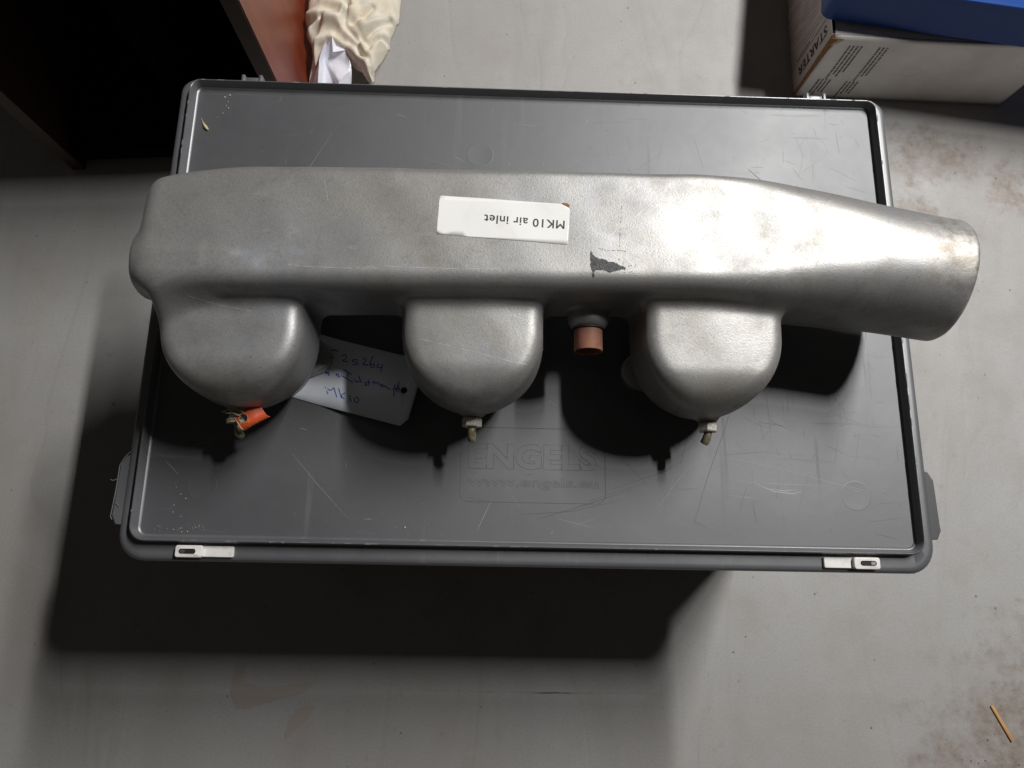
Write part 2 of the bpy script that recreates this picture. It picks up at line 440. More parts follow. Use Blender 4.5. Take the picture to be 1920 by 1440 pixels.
# flange and ridge (rim) as one ring, panel apart
mb = MB()
loops = [rrect4(-297, 297, -195, 195, 11, 19, Z - 11.9), rrect4(-299.6, 299.6, -197.3, 197.3, 12, 20, Z - 11),
         rrect4(-300, 300, -197.7, 197.7, 12, 20, Z - 3.2), rrect4(-299.0, 299.0, -196.7, 196.7, 12, 20, Z - 1.2),
         rrect4(-297.2, 297.2, -195.2, 195.2, 11, 19, Z - 0.2), rrect4(-295, 295, -193, 193, 10, 18, Z),
         rrect4(-289.8, 289.8, -185.2, 193.0, 8, 12, Z), rrect4(-289.2, 289.2, -184.6, 192.4, 8, 12, Z + 1),
         rrect4(-288.6, 288.6, -183.8, 191.6, 7.5, 11, Z + 7.4), rrect4(-288.2, 288.2, -183.3, 191.1, 7.5, 11, Z + 8.1),
         rrect4(-287.5, 287.5, -182.7, 190.5, 7, 10.5, Z + 8.1), rrect4(-287.0, 287.0, -182.2, 190.1, 7, 10, Z + 7.4),
         rrect4(-285.4, 285.4, -180.4, 188.4, 5, 7, Z + 1.2), rrect4(-284.6, 284.6, -179.6, 187.6, 4.5, 6, Z + 0.9),
         rrect4(-283.8, 283.8, -178.8, 186.9, 4, 5, Z - 0.02)]
mb.loft(loops, False, False)
mb.build('lid_rim', M_rim, crate, True, 50)
mb = MB()
mb.loft([rrect4(-284.2, 284.2, -179.2, 187.2, 4, 5, Z - 3), rrect4(-284.2, 284.2, -179.2, 187.2, 4, 5, Z)], True, True)
mb.build('lid_panel', M_plastic, crate)
# small flat discs of the moulding (ejector marks)
for cx, cy in ((243.9, -141.5), (235, 148), (-243.8, -143.2), (-46.5, 133.9)):
    m_ = MB(); L = []
    for r, z in ((11.2, Z + 0.02), (11.0, Z + 0.055), (10.6, Z + 0.055), (10.2, Z + 0.035)):
        L.append([(cx + r * math.cos(a), cy + r * math.sin(a), z) for a in [2 * math.pi * k / 40 for k in range(40)]])
    m_.loft(L, False, True)
    m_.build('moulding_disc', M_plastic, crate, True, 20)
# raised logo plate outline
lp = rrect(-53.7, 54.8, -151.3, -95.5, 7, Z + 0.05, 6)
m_ = MB(); m_.tube(lp + [lp[0]], 0.20, 6, False)
m_.build('logo_outline', M_plastic, crate, True)
def lid_text(body, x0, x1, y0, h, size, name, **kw):
    V, F = text_geo(body, size, **kw)
    xs = [v[0] for v in V]; ys = [v[1] for v in V]
    sx = (x1 - x0) / (max(xs) - min(xs)); sy = h / (max(ys) - min(ys)) if h else sx
    V = [((v[0] - min(xs)) * sx + x0, (v[1] - min(ys)) * sy + y0, Z + 0.1 + v[2]) for v in V]
    return mesh_obj(name, V, F, M_plastic, crate, True)
lid_text('ENGELS', -48.2, 48.6, -127.0, 19.5, 26, 'raised_logo_letters', outline=0.12, offset=1.1)
lid_text('www.engels.eu', -48.0, 49.4, -142.0, 9.4, 13, 'raised_web_address', outline=0.10, offset=0.15)
# scratches: thin scored marks in the plastic
def scratches(n, wmin, wmax, lmin, lmax, dens, name, m, zz, seed, curved=0.15):
    r = random.Random(seed); b = MB()
    k = 0
    while k < n:
        x = r.uniform(-280, 280); y = r.uniform(-176, 184)
        if r.random() > dens(x, y): continue
        k += 1
        L = r.uniform(lmin, lmax) * (r.random() ** 1.6 + 0.15)
        a = r.choice((r.gauss(1.45, 0.25), r.gauss(-0.1, 0.25), r.uniform(0, 3.14)))
        P = []; seg = 7; bend = r.gauss(0, curved)
        for i in range(seg):
            P.append((x, y)); x += L / seg * math.cos(a); y += L / seg * math.sin(a); a += bend / seg + r.gauss(0, 0.015)
        P = [p for p in P if -282 < p[0] < 282 and -177 < p[1] < 185]
        if len(P) < 3: continue
        w = r.uniform(wmin, wmax)
        ws = [w * math.sin(math.pi * (i + 0.35) / (len(P) - 0.3)) ** 0.5 for i in range(len(P))]
        V, F = strip(P, ws, Z + zz)
        b.add(V, F)
    o = b.build(name, m, crate); tag(o, kind='stuff'); return o
dr = lambda x, y: 0.12 + 0.88 * max(0, min(1, (x + 60) / 240)) * (1.0 if y < 60 else 0.5)
scratches(420, 0.12, 0.28, 2, 40, lambda x, y: 0.25 + 0.75 * dr(x, y), 'scratch_marks', M_scr_m, 0.05, 1)
scratches(90, 0.12, 0.32, 3, 50, lambda x, y: 0.3 + 0.7 * dr(x, y), 'scratch_marks', M_scr_l, 0.07, 2)
scratches(90, 0.10, 0.26, 3, 48, dr, 'scratch_marks', M_scr_d, 0.06, 3)
b = MB()
for P, w in (([(135, -113), (160, -117), (195, -124), (225, -132), (250, -137)], 0.34), ([(150, -132.5), (190, -134), (226, -134.6)], 0.36),
             ([(168, -134), (182, -139.5), (196, -141), (203, -139)], 0.9), ([(178, -137.5), (190, -139), (199, -138)], 0.9),
             ([(228, -58), (240, -74), (245, -92)], 0.3), ([(200, 110), (194, 90), (190, 62)], 0.35), ([(212, 112), (206, 96), (200, 70)], 0.35),
             ([(-170, 150), (-190, 110), (-204, 70)], 0.22), ([(-152, 108), (-158, 75)], 0.4), ([(20, 140), (38, 128), (60, 112)], 0.28),
             ([(-30, -150), (-36, -163), (-40, -172)], 0.35), ([(-15, -146), (-9, -155)], 0.35), ([(-180, -118), (-160, -140), (-135, -165)], 0.22)):
    V, F = strip(P, [w * (0.4 if i in (0, len(P) - 1) else 1) for i in range(len(P))], Z + 0.085); b.add(V, F)
tag(b.build('scratch_marks', M_scr_l, crate), kind='stuff')
b = MB()
for P, w in (([(160, -55), (148, -90), (132, -130), (120, -165)], 0.35), ([(125, -72), (118, -100), (112, -120)], 0.3), ([(60, -110), (85, -135), (40, -150)], 0.28),
             ([(100, -60), (128, -66), (150, -74)], 0.3), ([(5, -163), (40, -152), (75, -140)], 0.4), ([(-8, -160), (30, -157), (66, -148)], 0.3),
             ([(60, -140), (100, -126), (112, -118)], 0.34), ([(178, 128), (188, 118), (196, 96)], 0.8)):
    V, F = strip(P, [w * (0.4 if i in (0, len(P) - 1) else 1) for i in range(len(P))], Z + 0.09); b.add(V, F)
tag(b.build('scratch_marks', M_scr_d, crate), kind='stuff')
# scuffed nicks along the ridge
b = MB(); r = random.Random(5)
for k in range(90):
    s = r.choice('bblrt'); t = r.random()
    if s == 'b': x, y = -280 + 560 * t, -182.9
    elif s == 't': x, y = -280 + 560 * t, 190.8
    elif s == 'l': x, y = -287.8, -176 + 360 * t
    else: x, y = 287.8, -176 + 360 * t
    q = r.uniform(0.25, 0.7); l = r.uniform(0.5, 3.0)
    if s in 'bt': b.box(x - l, x + l, y - q, y + q * 0.6, Z + 7.9, Z + 8.22 + 0.15 * q)
    else: b.box(x - q, x + q * 0.6, y - l, y + l, Z + 7.9, Z + 8.22 + 0.15 * q)
tag(b.build('nick_marks', M_scr_m, crate), kind='stuff')

# latches: white sliding clips with a slot and a steel pin
def latch(x0, mirror):
    ln = 40.5
    X = (lambda t: x0 + t) if not mirror else (lambda t: x0 + ln - t)
    def seg(a, b_, y0, y1, z0, z1, nm, m_, r=1.4):
        m2 = MB(); xa, xb = sorted((X(a), X(b_)))
        m2.loft([rrect(xa, xb, y0, y1, r, z0, 4), rrect(xa, xb, y0, y1, r, z1 - 0.6, 4), rrect(xa + .6, xb - .6, y0 + .6, y1 - .6, max(r - .6, .3), z1, 4)])
        return m2.build(nm, m_, None, True, 45)
    body = seg(0, ln, -194.6, -186.6, Z - 0.1, Z + 2.2, 'latch', M_latch)
    body.parent = crate
    head = seg(0, 19.5, -194.9, -186.3, Z + 2.2, Z + 5.2, 'latch_head', M_latch, 1.8); head.parent = body
    slot = seg(2.8, 14.8, -192.3, -188.7, Z + 5.2, Z + 5.32, 'slot', M_black, 1.7); slot.parent = body
    m3 = MB(); xa, xb = sorted((X(3.8), X(7.4)))
    m3.loft([rrect(xa, xb, -191.7, -189.3, 1.1, Z + 5.3, 4), rrect(xa, xb, -191.7, -189.3, 1.1, Z + 5.9, 4)])
    m3.build('pin', M_steelpin, body, True, 45)
latch(-255.3, False)
latch(214.3, True)
# hinge lugs at the back edge
for x0 in (-249.4, 231.5):
    m_ = MB()
    m_.box(x0 + 2.6, x0 + 15.2, 196.0, 199.4, Z - 5, Z + 1.0)
    h = m_.build('hinge', M_rim, crate); bevel(h, 0.6)
    for xx in (x0, x0 + 14.6):
        m_ = MB(); m_.box(xx, xx + 2.8, 192.8, 201.2, Z - 6, Z + 2.6)
        k = m_.build('hinge_lug', M_rim, h); bevel(k, 0.8)
# side clamps that stick out below the rim
for s in (-1, 1):
    m_ = MB()
    pts = [(298.0, -122), (302.2, -123), (305.6, -129), (306.6, -162), (307.0, -166), (303.8, -172.5), (298.0, -173)]
    L0 = [(s * x, y, Z - 9) for x, y in pts]; L1 = [(s * x, y, Z - 2.2) for x, y in pts]
    L2 = [(s * (x - 0.8 if x > 300 else x), y * 0.997, Z - 1.4) for x, y in pts]
    m_.loft([L0, L1, L2]); m_.build('side_clamp', M_clamp if s > 0 else M_rim, crate)
    if s < 0:
        m_ = MB(); r = random.Random(3)
        P = [(-299.4, -119.5, Z - 1), (-303.0, -123.6, Z - 1.2), (-305.9, -129.6, Z - 1.3), (-306.1, -146, Z - 1.3), (-307.0, -160, Z - 1.4), (-307.6, -167, Z - 1.6), (-306.4, -169, Z - 2)]
        m_.tube(P, 0.32, 5)
        m_.tube([(-306.2, -139.8, Z - 1), (-308.6, -141.0, Z), (-310.2, -140.4, Z + 1)], 0.2, 5)
        m_.tube([(-307.0, -158, Z - 1), (-304.0, -157.0, Z), (-301.5, -159.6, Z)], 0.2, 5)
        m_.build('torn_plastic_edge', M_scr_m, crate)

# ------------------------------------------------------------------ the cast inlet manifold (signed distance field -> mesh)
def smin(a, b, k):
    h = np.maximum(k - np.abs(a - b), 0) / k
    return np.minimum(a, b) - h * h * k * 0.25
def smax(a, b, k): return -smin(-a, -b, k)
def sst(a, b, x):
    t = np.clip((x - a) / (b - a), 0, 1); return t * t * (3 - 2 * t)
END_C = np.array([276.1, -0.4, 78.6]); END_N = np.array([0.98750, -0.15475, 0.0299]); END_R = 42.2
LOBES = (-201.5, -44.8, 113.8)
TAPX = (-205.5, -44.8, 120.2)
def manifold(P):
    x, y, z = P[..., 0], P[..., 1], P[..., 2]
    u = np.clip((x - 100) / 176.0, 0, None)
    t = sst(95, 270, x)
    yc = 19.0 + 0.020 * np.minimum(x, 100) - 21.2 * np.power(u, 1.35)
    hy = 43.4 + (42.2 - 43.4) * t
    hz = 34 + (42.2 - 34) * t
    rc = 11.5 + (42.2 - 11.5) * t
    zc = 78.6
    qy = np.abs(y - yc) - (hy - rc); qz = np.abs(z - zc) - (hz - rc)
    d = np.sqrt(np.maximum(qy, 0) ** 2 + np.maximum(qz, 0) ** 2) + np.minimum(np.maximum(qy, qz), 0) - rc
    # narrowing and rounding of the closed left end
    yb = 60 - 17.0 * (np.clip(-172 - x, 0, None) / 84.0) ** 1.4
    d = smax(d, (y - yb) * 0.97, 8)
    xl = -256.5 - (30 - y) * 0.045
    d = smax(d, -(x - xl), 11)
    d = smax(d, (P - END_C) @ END_N, 2.2)
    # boss at the closed end
    bo = smax(np.sqrt((y + 8) ** 2 + (z - 89) ** 2) - 21.0, np.abs(x + 238) - 22.0, 4)
    d = smin(d, bo, 6)
    for i, cx in enumerate(LOBES):
        r = 47.9 - 13 * sst(50, 8, z) - 2.0 * sst(55, 95, z)
        dy = np.where(y < -47, -47 - y, 0)
        d2 = np.sqrt((x - cx) ** 2 + dy ** 2) - r
        d2 = np.where(y > 10, np.maximum(d2, y - 10), d2)
        top = 94.0 + 0.075 * (y + 20) - 15.0 * (np.clip(-67 - y, 0, None) / 31.0) ** 2 - 1.6 * ((x - cx) / 48.0) ** 2
        if i == 0:
            tl = (x + 205) * 0.47 - (y + 17) * 0.88
            top = np.minimum(top + 17.0 * sst(13, -9, tl) * sst(-72, -34, y) * sst(4, -10, y), 108.5)
        dz = np.maximum(z - top, 11 - z)
        lb = smax(d2, dz, 10.5)
        lb = smin(lb, np.maximum(np.sqrt((x - cx) ** 2 + (y + 46) ** 2) - 28, np.maximum(z - 40, 3 - z)), 8)
        d = smin(d, lb, 9)
        tb = smax(np.sqrt((x - TAPX[i]) ** 2 + (z - 44) ** 2) - 7.5, np.abs(y + 88) - 7.5, 2)
        d = smin(d, tb, 3)
    # vacuum port boss on the front wall
    pb = smax(np.sqrt((x - 34) ** 2 + (z - 64) ** 2) - 14.2, np.abs(y + 24) - 13, 9)
    d = smin(d, pb, 3)
    # open mouth of the inlet
    ax = (P - END_C) @ END_N
    rad = np.linalg.norm((P - END_C) - ax[..., None] * END_N, axis=-1)
    d = smax(d, -np.maximum(rad - 37.6, -ax - 90), 2.0)
    # sand-cast unevenness
    d = d + 0.22 * np.sin(x * 0.055 + 1.3) * np.sin(y * 0.08) * np.sin(z * 0.07 + 0.5) + 0.12 * np.sin(x * 0.13 + y * 0.09)
    return d

def surface_nets(fn, lo_, hi_, h):
    ax = [np.arange(a, b + h, h) for a, b in zip(lo_, hi_)]
    G = np.stack(np.meshgrid(*ax, indexing='ij'), -1)
    F = np.empty(G.shape[:3])
    for i in range(0, G.shape[0], 40): F[i:i + 40] = fn(G[i:i + 40])
    S = F < 0
    nx, ny, nz = F.shape
    acc = np.zeros((nx - 1, ny - 1, nz - 1, 3)); cnt = np.zeros((nx - 1, ny - 1, nz - 1))
    for a in range(3):
        o1, o2 = [k for k in range(3) if k != a]
        for i in (0, 1):
            for j in (0, 1):
                sl0 = [slice(0, -1)] * 3; sl1 = [slice(0, -1)] * 3
                off = [0, 0, 0]; off[o1] = i; off[o2] = j
                def mk(o): return tuple(slice(o[k], (nx, ny, nz)[k] - 1 + o[k]) for k in range(3))
                offb = list(off); offb[a] = 1
                A, B = F[mk(off)], F[mk(offb)]
                cr = (A < 0) != (B < 0)
                tt = np.where(cr, A / np.where(cr, A - B, 1), 0)
                p = np.zeros(acc.shape); p[..., o1] = i; p[..., o2] = j; p[..., a] = tt
                acc += p * cr[..., None]; cnt += cr
    act = cnt > 0
    idx = -np.ones(act.shape, int); idx[act] = np.arange(act.sum())
    ii = np.argwhere(act)
    V = (ii + acc[act] / cnt[act][:, None]) * h + np.array(lo_)
    Q = []
    for a in range(3):
        b_, c_ = (a + 1) % 3, (a + 2) % 3
        s0 = [slice(None)] * 3; s1 = [slice(None)] * 3
        s0[a] = slice(0, -1); s1[a] = slice(1, None)
        for k in (b_, c_): s0[k] = slice(1, -1); s1[k] = slice(1, -1)
        A, B = S[tuple(s0)], S[tuple(s1)]
        e = np.argwhere(A != B); sg = A[tuple(e.T)]
        base = e.copy(); base[:, b_] += 1; base[:, c_] += 1
        def g(db, dc):
            q = base.copy(); q[:, b_] -= db; q[:, c_] -= dc
            return idx[tuple(q.T)]
        q = np.stack([g(1, 1), g(0, 1), g(0, 0), g(1, 0)], 1)
        q[~sg] = q[~sg][:, ::-1]
        Q.append(q)
    Q = np.concatenate(Q)
    for it in range(3):
        f0 = fn(V); e = 0.05
        gr = np.stack([(fn(V + np.eye(3)[k] * e) - f0) / e for k in range(3)], -1)
        gl = (gr ** 2).sum(-1)
        V = V - np.clip(f0 / np.maximum(gl, 0.25), -0.4 * h, 0.4 * h)[:, None] * gr
    return V, Q

mani = empty('inlet_manifold', (0, 0, LID))
tag(mani, 'grey cast aluminium air inlet manifold with three bowls lying on the crate lid', 'manifold')
V, Q = surface_nets(manifold, (-284, -104, -4), (292, 76, 128), 1.7)
me = bpy.data.meshes.new('casting')
me.vertices.add(len(V)); me.vertices.foreach_set('co', (V * 0.001).ravel())
me.loops.add(len(Q) * 4); me.loops.foreach_set('vertex_index', Q.ravel())
me.polygons.add(len(Q)); me.polygons.foreach_set('loop_start', np.arange(0, len(Q) * 4, 4)); 
me.update(); me.validate()
me.materials.append(M_alu); me.shade_smooth()
cast = bpy.data.objects.new('casting', me); COL.objects.link(cast); cast.parent = mani
bvh = BVHTree.FromPolygons([tuple(v) for v in V], [tuple(int(i) for i in q) for q in Q])
def topz(x, y, dflt=112.6):
    hit = bvh.ray_cast(Vector((x, y, 200)), Vector((0, 0, -1)))
    return hit[0].z if hit[0] else dflt
def drape(V2, off): return [(v[0], v[1], topz(v[0], v[1]) + off + (v[2] if len(v) > 2 else 0)) for v in V2]

# port flanges under the bowls
for cx in LOBES:
    m_ = MB()
    outl = []
    for k in range(64):
        a = 2 * math.pi * k / 64
        best = 0
        for ox, oy, r in ((0, 0, 33), (33, 3, 14), (-33, -3, 14)):
            # ray from centre to each circle
            dx, dy = math.cos(a), math.sin(a)
            b_ = dx * ox + dy * oy; c_ = ox * ox + oy * oy - r * r
            D = b_ * b_ - c_
            if D > 0: best = max(best, b_ + math.sqrt(D))
        outl.append((cx + best * math.cos(a), -48 + best * math.sin(a)))
    m_.loft([[(x, y, 0.45) for x, y in outl], [(x, y, 8.5) for x, y in outl], [(cx + (x - cx) * .97, -48 + (y + 48) * .97, 9.5) for x, y in outl]])
    fl = m_.build('mounting_flange', M_alu, mani, True, 40)
    for s in (-1, 1):
        m_ = MB(); hx, hy_ = cx + s * 34, -48 + s * 4
        m_.loft([[(hx + 4.4 * math.cos(a), hy_ + 4.4 * math.sin(a), z) for a in [2 * math.pi * k / 20 for k in range(20)]] for z in (9.5, 9.62)])
        m_.build('bolt_hole', M_black, fl)

# drain taps: hex nut, washer and bent pipe
def drain_tap(cx, pts, tilt=0.0):
    m_ = MB(); m_.tube([(cx, -95.4, 44), (cx, -96.6, 44)], 6.2, 24)
    t = m_.build('drain_tap', M_brass, mani, True, 40)
    m_ = MB()
    R = 6.9
    def ring(y, r, ph): return [(cx + r * math.cos(a + ph), y, 44 + r * math.sin(a + ph)) for a in [2 * math.pi * k / 6 for k in range(6)]]
    ph = math.radians(30 + tilt) + math.radians(30)
    m_.loft([ring(-96.6, R * .94, ph), ring(-97.2, R, ph), ring(-102.0, R, ph), ring(-102.7, R * .93, ph)])
    nt = m_.build('hex_nut', M_steel, t)
    m_ = MB(); m_.tube(pts, [2.75] * (len(pts) - 2) + [3.05, 2.9], 14)
    m_.build('pipe', M_brass, t, True, 50)
    m_ = MB(); e = Vector(pts[-1]); d = (e - Vector(pts[-2])).normalized()
    m_.tube([tuple(e + d * 0.02), tuple(e + d * 0.08)], 1.9, 12); m_.build('pipe_mouth', M_black, t)
drain_tap(TAPX[0], [(TAPX[0], -100, 44), (TAPX[0], -106, 43.5), (TAPX[0], -110, 41), (TAPX[0], -111, 37)], 4)
drain_tap(TAPX[1], [(TAPX[1], -100, 44), (TAPX[1], -105, 43.9), (TAPX[1] + .2, -109.0, 42.6), (TAPX[1] + .2, -111.2, 40)], 3)
drain_tap(TAPX[2], [(TAPX[2], -100, 44), (TAPX[2], -104.0, 43.7), (TAPX[2] - .8, -107.5, 42.6), (TAPX[2] - 2.0, -110, 40.5)], -12)

# vacuum port with its copper stub
m_ = MB()
def ringy(y, r): return [(34 + r * math.cos(a), y, 64 + r * math.sin(a)) for a in [2 * math.pi * k / 36 for k in range(36)]]
m_.loft([ringy(-26, 9.8), ringy(-51.6, 9.8), ringy(-52.0, 9.5), ringy(-52.0, 8.6), ringy(-30, 8.4)], True, True)
cp = m_.build('copper_stub', M_copper, mani, True, 50)
m_ = MB(); m_.loft([ringy(-36.6, 11.2), ringy(-37.12, 11.2)]); m_.build('recess_shade_ring', M_black, mani)  # black disc painting the shade of a recess round the stub
m_ = MB(); m_.loft([ringy(-31, 8.45), ringy(-31.4, 8.45)]); m_.build('stub_bore', M_black, cp)

# paper sticker, upside down, on the flat top
stk = [(-66.7, 35.7), (10.5, 32.3), (15.6, 29.6), (16.2, 28.0), (15.0, 5.0), (14.0, 4.3), (-67.5, 9.0), (-68.4, 10.0), (-67.6, 34.6)]
def poly_grid(poly, z_off, step=3.0):
    """triangulated polygon with thickness, draped on the casting"""
    bm = bmesh.new()
    vs = [bm.verts.new((x, y, 0)) for x, y in poly]
    f = bm.faces.new(vs)
    bmesh.ops.triangulate(bm, faces=[f])
    x0 = min(p[0] for p in poly); x1 = max(p[0] for p in poly); y0 = min(p[1] for p in poly); y1 = max(p[1] for p in poly)
    k = math.floor(x0 / step) * step
    while k < x1:
        bmesh.ops.bisect_plane(bm, geom=bm.verts[:] + bm.edges[:] + bm.faces[:], plane_co=(k, 0, 0), plane_no=(1, 0, 0)); k += step
    k = math.floor(y0 / step) * step
    while k < y1:
        bmesh.ops.bisect_plane(bm, geom=bm.verts[:] + bm.edges[:] + bm.faces[:], plane_co=(0, k, 0), plane_no=(0, 1, 0)); k += step
    bm.verts.ensure_lookup_table()
    for i, v_ in enumerate(bm.verts): v_.index = i
    V = [(v_.co.x, v_.co.y, topz(v_.co.x, v_.co.y) + z_off) for v_ in bm.verts]
    F = [tuple(v_.index for v_ in f_.verts) for f_ in bm.faces]
    bm.free(); return V, F
V_, F_ = poly_grid(stk, 0.22, 4)
sticker = mesh_obj('paper_sticker', V_, F_, M_label, mani, True)
so = sticker.modifiers.new('thickness', 'SOLIDIFY'); so.thickness = 0.00012; so.offset = -1
V_, F_ = text_geo('MK10 air inlet', 7.6, spacing=1.08)
V0_, F0_ = list(V_), list(F_)
for q_ in (1, 2, 3):
    n0 = len(V_); dx_, dy_ = ((0.22, 0), (0.22, 0.14), (0, 0.14))[q_ - 1]
    V_ = V_ + [(v[0] + dx_, v[1] + dy_, 0.006 * q_) for v in V0_]; F_ = F_ + [tuple(i + n0 for i in f) for f in F0_]
xs = [v[0] for v in V_]; sx = 51.5 / (max(xs) - min(xs))
ang = math.pi + math.radians(-2.9)
V2 = []
for v in V_:
    a, b_ = v[0] * sx, v[1] * sx
    V2.append((13.6 + a * math.cos(ang) - b_ * math.sin(ang), 20.6 + a * math.sin(ang) + b_ * math.cos(ang), v[2]))
mesh_obj('printed_text', drape(V2, 0.26), F_, M_print, sticker)
V_, F_ = poly_grid([(10.3, 32.4), (15.7, 29.7), (16.0, 32.0), (14.0, 32.8), (12.0, 33.2)], 0.10, 3)
mesh_obj('glue_residue', V_, F_, M_kraft, mani)

# black paint mark on the front shoulder
r = random.Random(11)
core = [(29.6, 0.6), (30.5, -1.0), (31.4, -3.3), (34.5, -4.6), (38.6, -5.4), (41.0, -6.6), (43.7, -6.7), (47.0, -8.4), (50.4, -9.6), (51.8, -11.0), (48.5, -11.6), (46.7, -12.2), (44.0, -13.2), (41.2, -14.0), (38.5, -13.0), (35.9, -12.4), (33.6, -12.6), (31.8, -13.0), (31.6, -16.0), (30.8, -18.0), (30.0, -14.0), (29.0, -9.0), (29.4, -5.5), (28.8, -2.0)]
jag = []
for i, p in enumerate(core):
    q_ = core[(i + 1) % len(core)]
    for t_ in (0, 0.33, 0.66):
        jag.append((p[0] + (q_[0] - p[0]) * t_ + r.gauss(0, 0.22), p[1] + (q_[1] - p[1]) * t_ + r.gauss(0, 0.22)))
V_, F_ = poly_grid(jag, 0.12, 2.0)
pm = mesh_obj('paint_mark', V_, F_, M_paintmark, mani, True)
b = MB()
for k in range(34):
    x = r.uniform(30, 58); y = -8 + r.gauss(0, 3.0) - (x - 40) * 0.2; q_ = r.uniform(0.15, 0.42)
    zz = topz(x, y) + 0.12
    b.add([(x + q_ * math.cos(a), y + q_ * math.sin(a), topz(x + q_ * math.cos(a), y + q_ * math.sin(a)) + 0.13) for a in [2 * math.pi * i / 6 for i in range(6)]], [tuple(range(6))])
# scribed line and stains
tag(b.build('paint_specks', M_paintmark, mani), kind='stuff')
# long pale scratches on the casting
b = MB()
for P, w in (([(-78, -54), (-50, -60), (-20, -67), (-2, -69.5)], 0.22), ([(-225, -32), (-205, -35.5), (-187, -38.5)], 0.2), ([(128, -18), (138, -13), (146, -9)], 0.2),
             ([(-142, 44), (-139.5, 36), (-138.6, 30)], 0.2), ([(40, 10), (60, 26), (78, 44)], 0.16), ([(20, 8), (34, 20)], 0.14), ([(-160, -14), (-150, -15), (-120, -15.5)], 0.25),
             ([(-100, -13.6), (-60, -14.0), (-30, -13.4)], 0.22)):
    Q_ = []
    for i in range(len(P) - 1):
        for t_ in range(8): Q_.append((P[i][0] + (P[i + 1][0] - P[i][0]) * t_ / 8, P[i][1] + (P[i + 1][1] - P[i][1]) * t_ / 8))
    Q_.append(P[-1])
    V_, F_ = strip(Q_, [w * (0.6 + 0.4 * math.sin(i * 1.7)) for i in range(len(Q_))])
    b.add(drape([(v[0], v[1]) for v in V_], 0.08), F_)
tag(b.build('casting_scratches', mat('bright_scratch', (0.75, 0.75, 0.74), 0.45, 0.3), mani), kind='stuff')
b = MB()
for P, w in (([(49.5, 32), (48.8, 20), (48.0, 8), (47.6, 2)], 0.3), ([(34, 2.5), (40, 0.8), (48, 1.4), (52, 0.6)], 0.35)):
    for i in range(len(P) - 1):
        n_ = 9
        for t_ in range(n_):
            if r.random() < 0.45: continue
            a_ = t_ / n_; e_ = (t_ + 0.7) / n_
            V_, F_ = strip([(P[i][0] + (P[i + 1][0] - P[i][0]) * q_, P[i][1] + (P[i + 1][1] - P[i][1]) * q_) for q_ in (a_, e_)], w)
            b.add(drape([(v[0], v[1]) for v in V_], 0.08), F_)
tag(b.build('dark_specks', M_kraftdark, mani), kind='stuff')
# ragged flash on the right side of the middle bowl
b = MB()
for k, (y, s_) in enumerate(((-45, .5), (-48.5, 1.5), (-50.5, 1.9), (-54, 1.2), (-58, 1.6), (-60.5, .8), (-64, .5))):
    xx = LOBES[1] + math.sqrt(max(0, 47.6 ** 2 - max(0, -46 - y) ** 2)) - 0.6
    b.add([(xx - 1, y + 2.4, 56), (xx - 1, y - 2.2, 54), (xx + s_, y + r.uniform(-1.2, 1.2), 58), (xx - .3, y, 62)], [(0, 1, 2), (0, 2, 3), (1, 3, 2), (0, 3, 1)])
b.build('casting_flash', M_flake, mani)

# ------------------------------------------------------------------ orange tag tied on the first tap
otag = empty('orange_tag', (-204.5, -100, LID + 48))
tag(otag, 'folded orange card tag with punched hole tied by string to left tap', 'tag')
O = Vector((-204.5, -100, 48))
U = Vector((0.80, 0.50, 0.05)).normalized(); Vv = Vector((0.42, -0.80, -0.12)).normalized()
Nn = U.cross(Vv).normalized()
if Nn.z < 0: Nn = -Nn
nu, nv = 16, 18
cx_, cy_ = 5.2, 3.6; hr = 3.3
def otag_pt(u, v_):
    # u along, v across; rolled over beyond v=7
    x = u; y = v_; zz = 5 + 1.6 * math.sin(u * 0.22)
    if y > 6.5:
        a = (y - 6.5) / 4.2; y = 6.5 + 4.2 * math.sin(min(a, 2.4)); zz -= 4.2 * (1 - math.cos(min(a, 2.4)))
    if y < 1.0: zz -= (1.0 - y) * 0.5
    return O + U * x + Vv * y + Nn * zz
Vt = []; Ft = []; keep = {}
NU, NV = 40, 40
for i in range(NU + 1):
    for j in range(NV + 1):
        u = 0.0 + 18.5 * i / NU; v_ = -1.5 + 15 * j / NV
        dx, dy = u - cx_ - 0, v_ - cy_
        dd = math.hypot(dx, dy)
        if dd < hr and dd > 1e-6: u, v_ = cx_ + dx / dd * hr, cy_ + dy / dd * hr
        p = otag_pt(u - 1.0 + 0.12 * v_, v_)
        keep[(i, j)] = (len(Vt), dd < hr * 0.93); Vt.append(tuple(p - O))
for i in range(NU):
    for j in range(NV):
        q_ = [keep[(i, j)], keep[(i + 1, j)], keep[(i + 1, j + 1)], keep[(i, j + 1)]]
        if sum(k[1] for k in q_) >= 1: continue
        Ft.append(tuple(k[0] for k in q_))
sh = mesh_obj('tag_card', Vt, Ft, M_orange, otag, True)
so = sh.modifiers.new('thickness', 'SOLIDIFY'); so.thickness = 0.0006; so.offset = -1
m_ = MB()
m_.tube([tuple(otag_pt(-1.0 + 0.12 * v_, v_) - O) for v_ in [k * 1.0 - 1.5 for k in range(13)]], 0.35, 6)
m_.tube([tuple(otag_pt(cx_ - 1 + 0.12 * (cy_ + 3.1 * math.sin(a)) + 3.1 * math.cos(a), cy_ + 3.1 * math.sin(a)) - O) for a in [2 * math.pi * k / 24 for k in range(25)]], 0.22, 6)
m_.build('torn_edge', M_tagedge, otag, True)
m_ = MB(); r = random.Random(9)
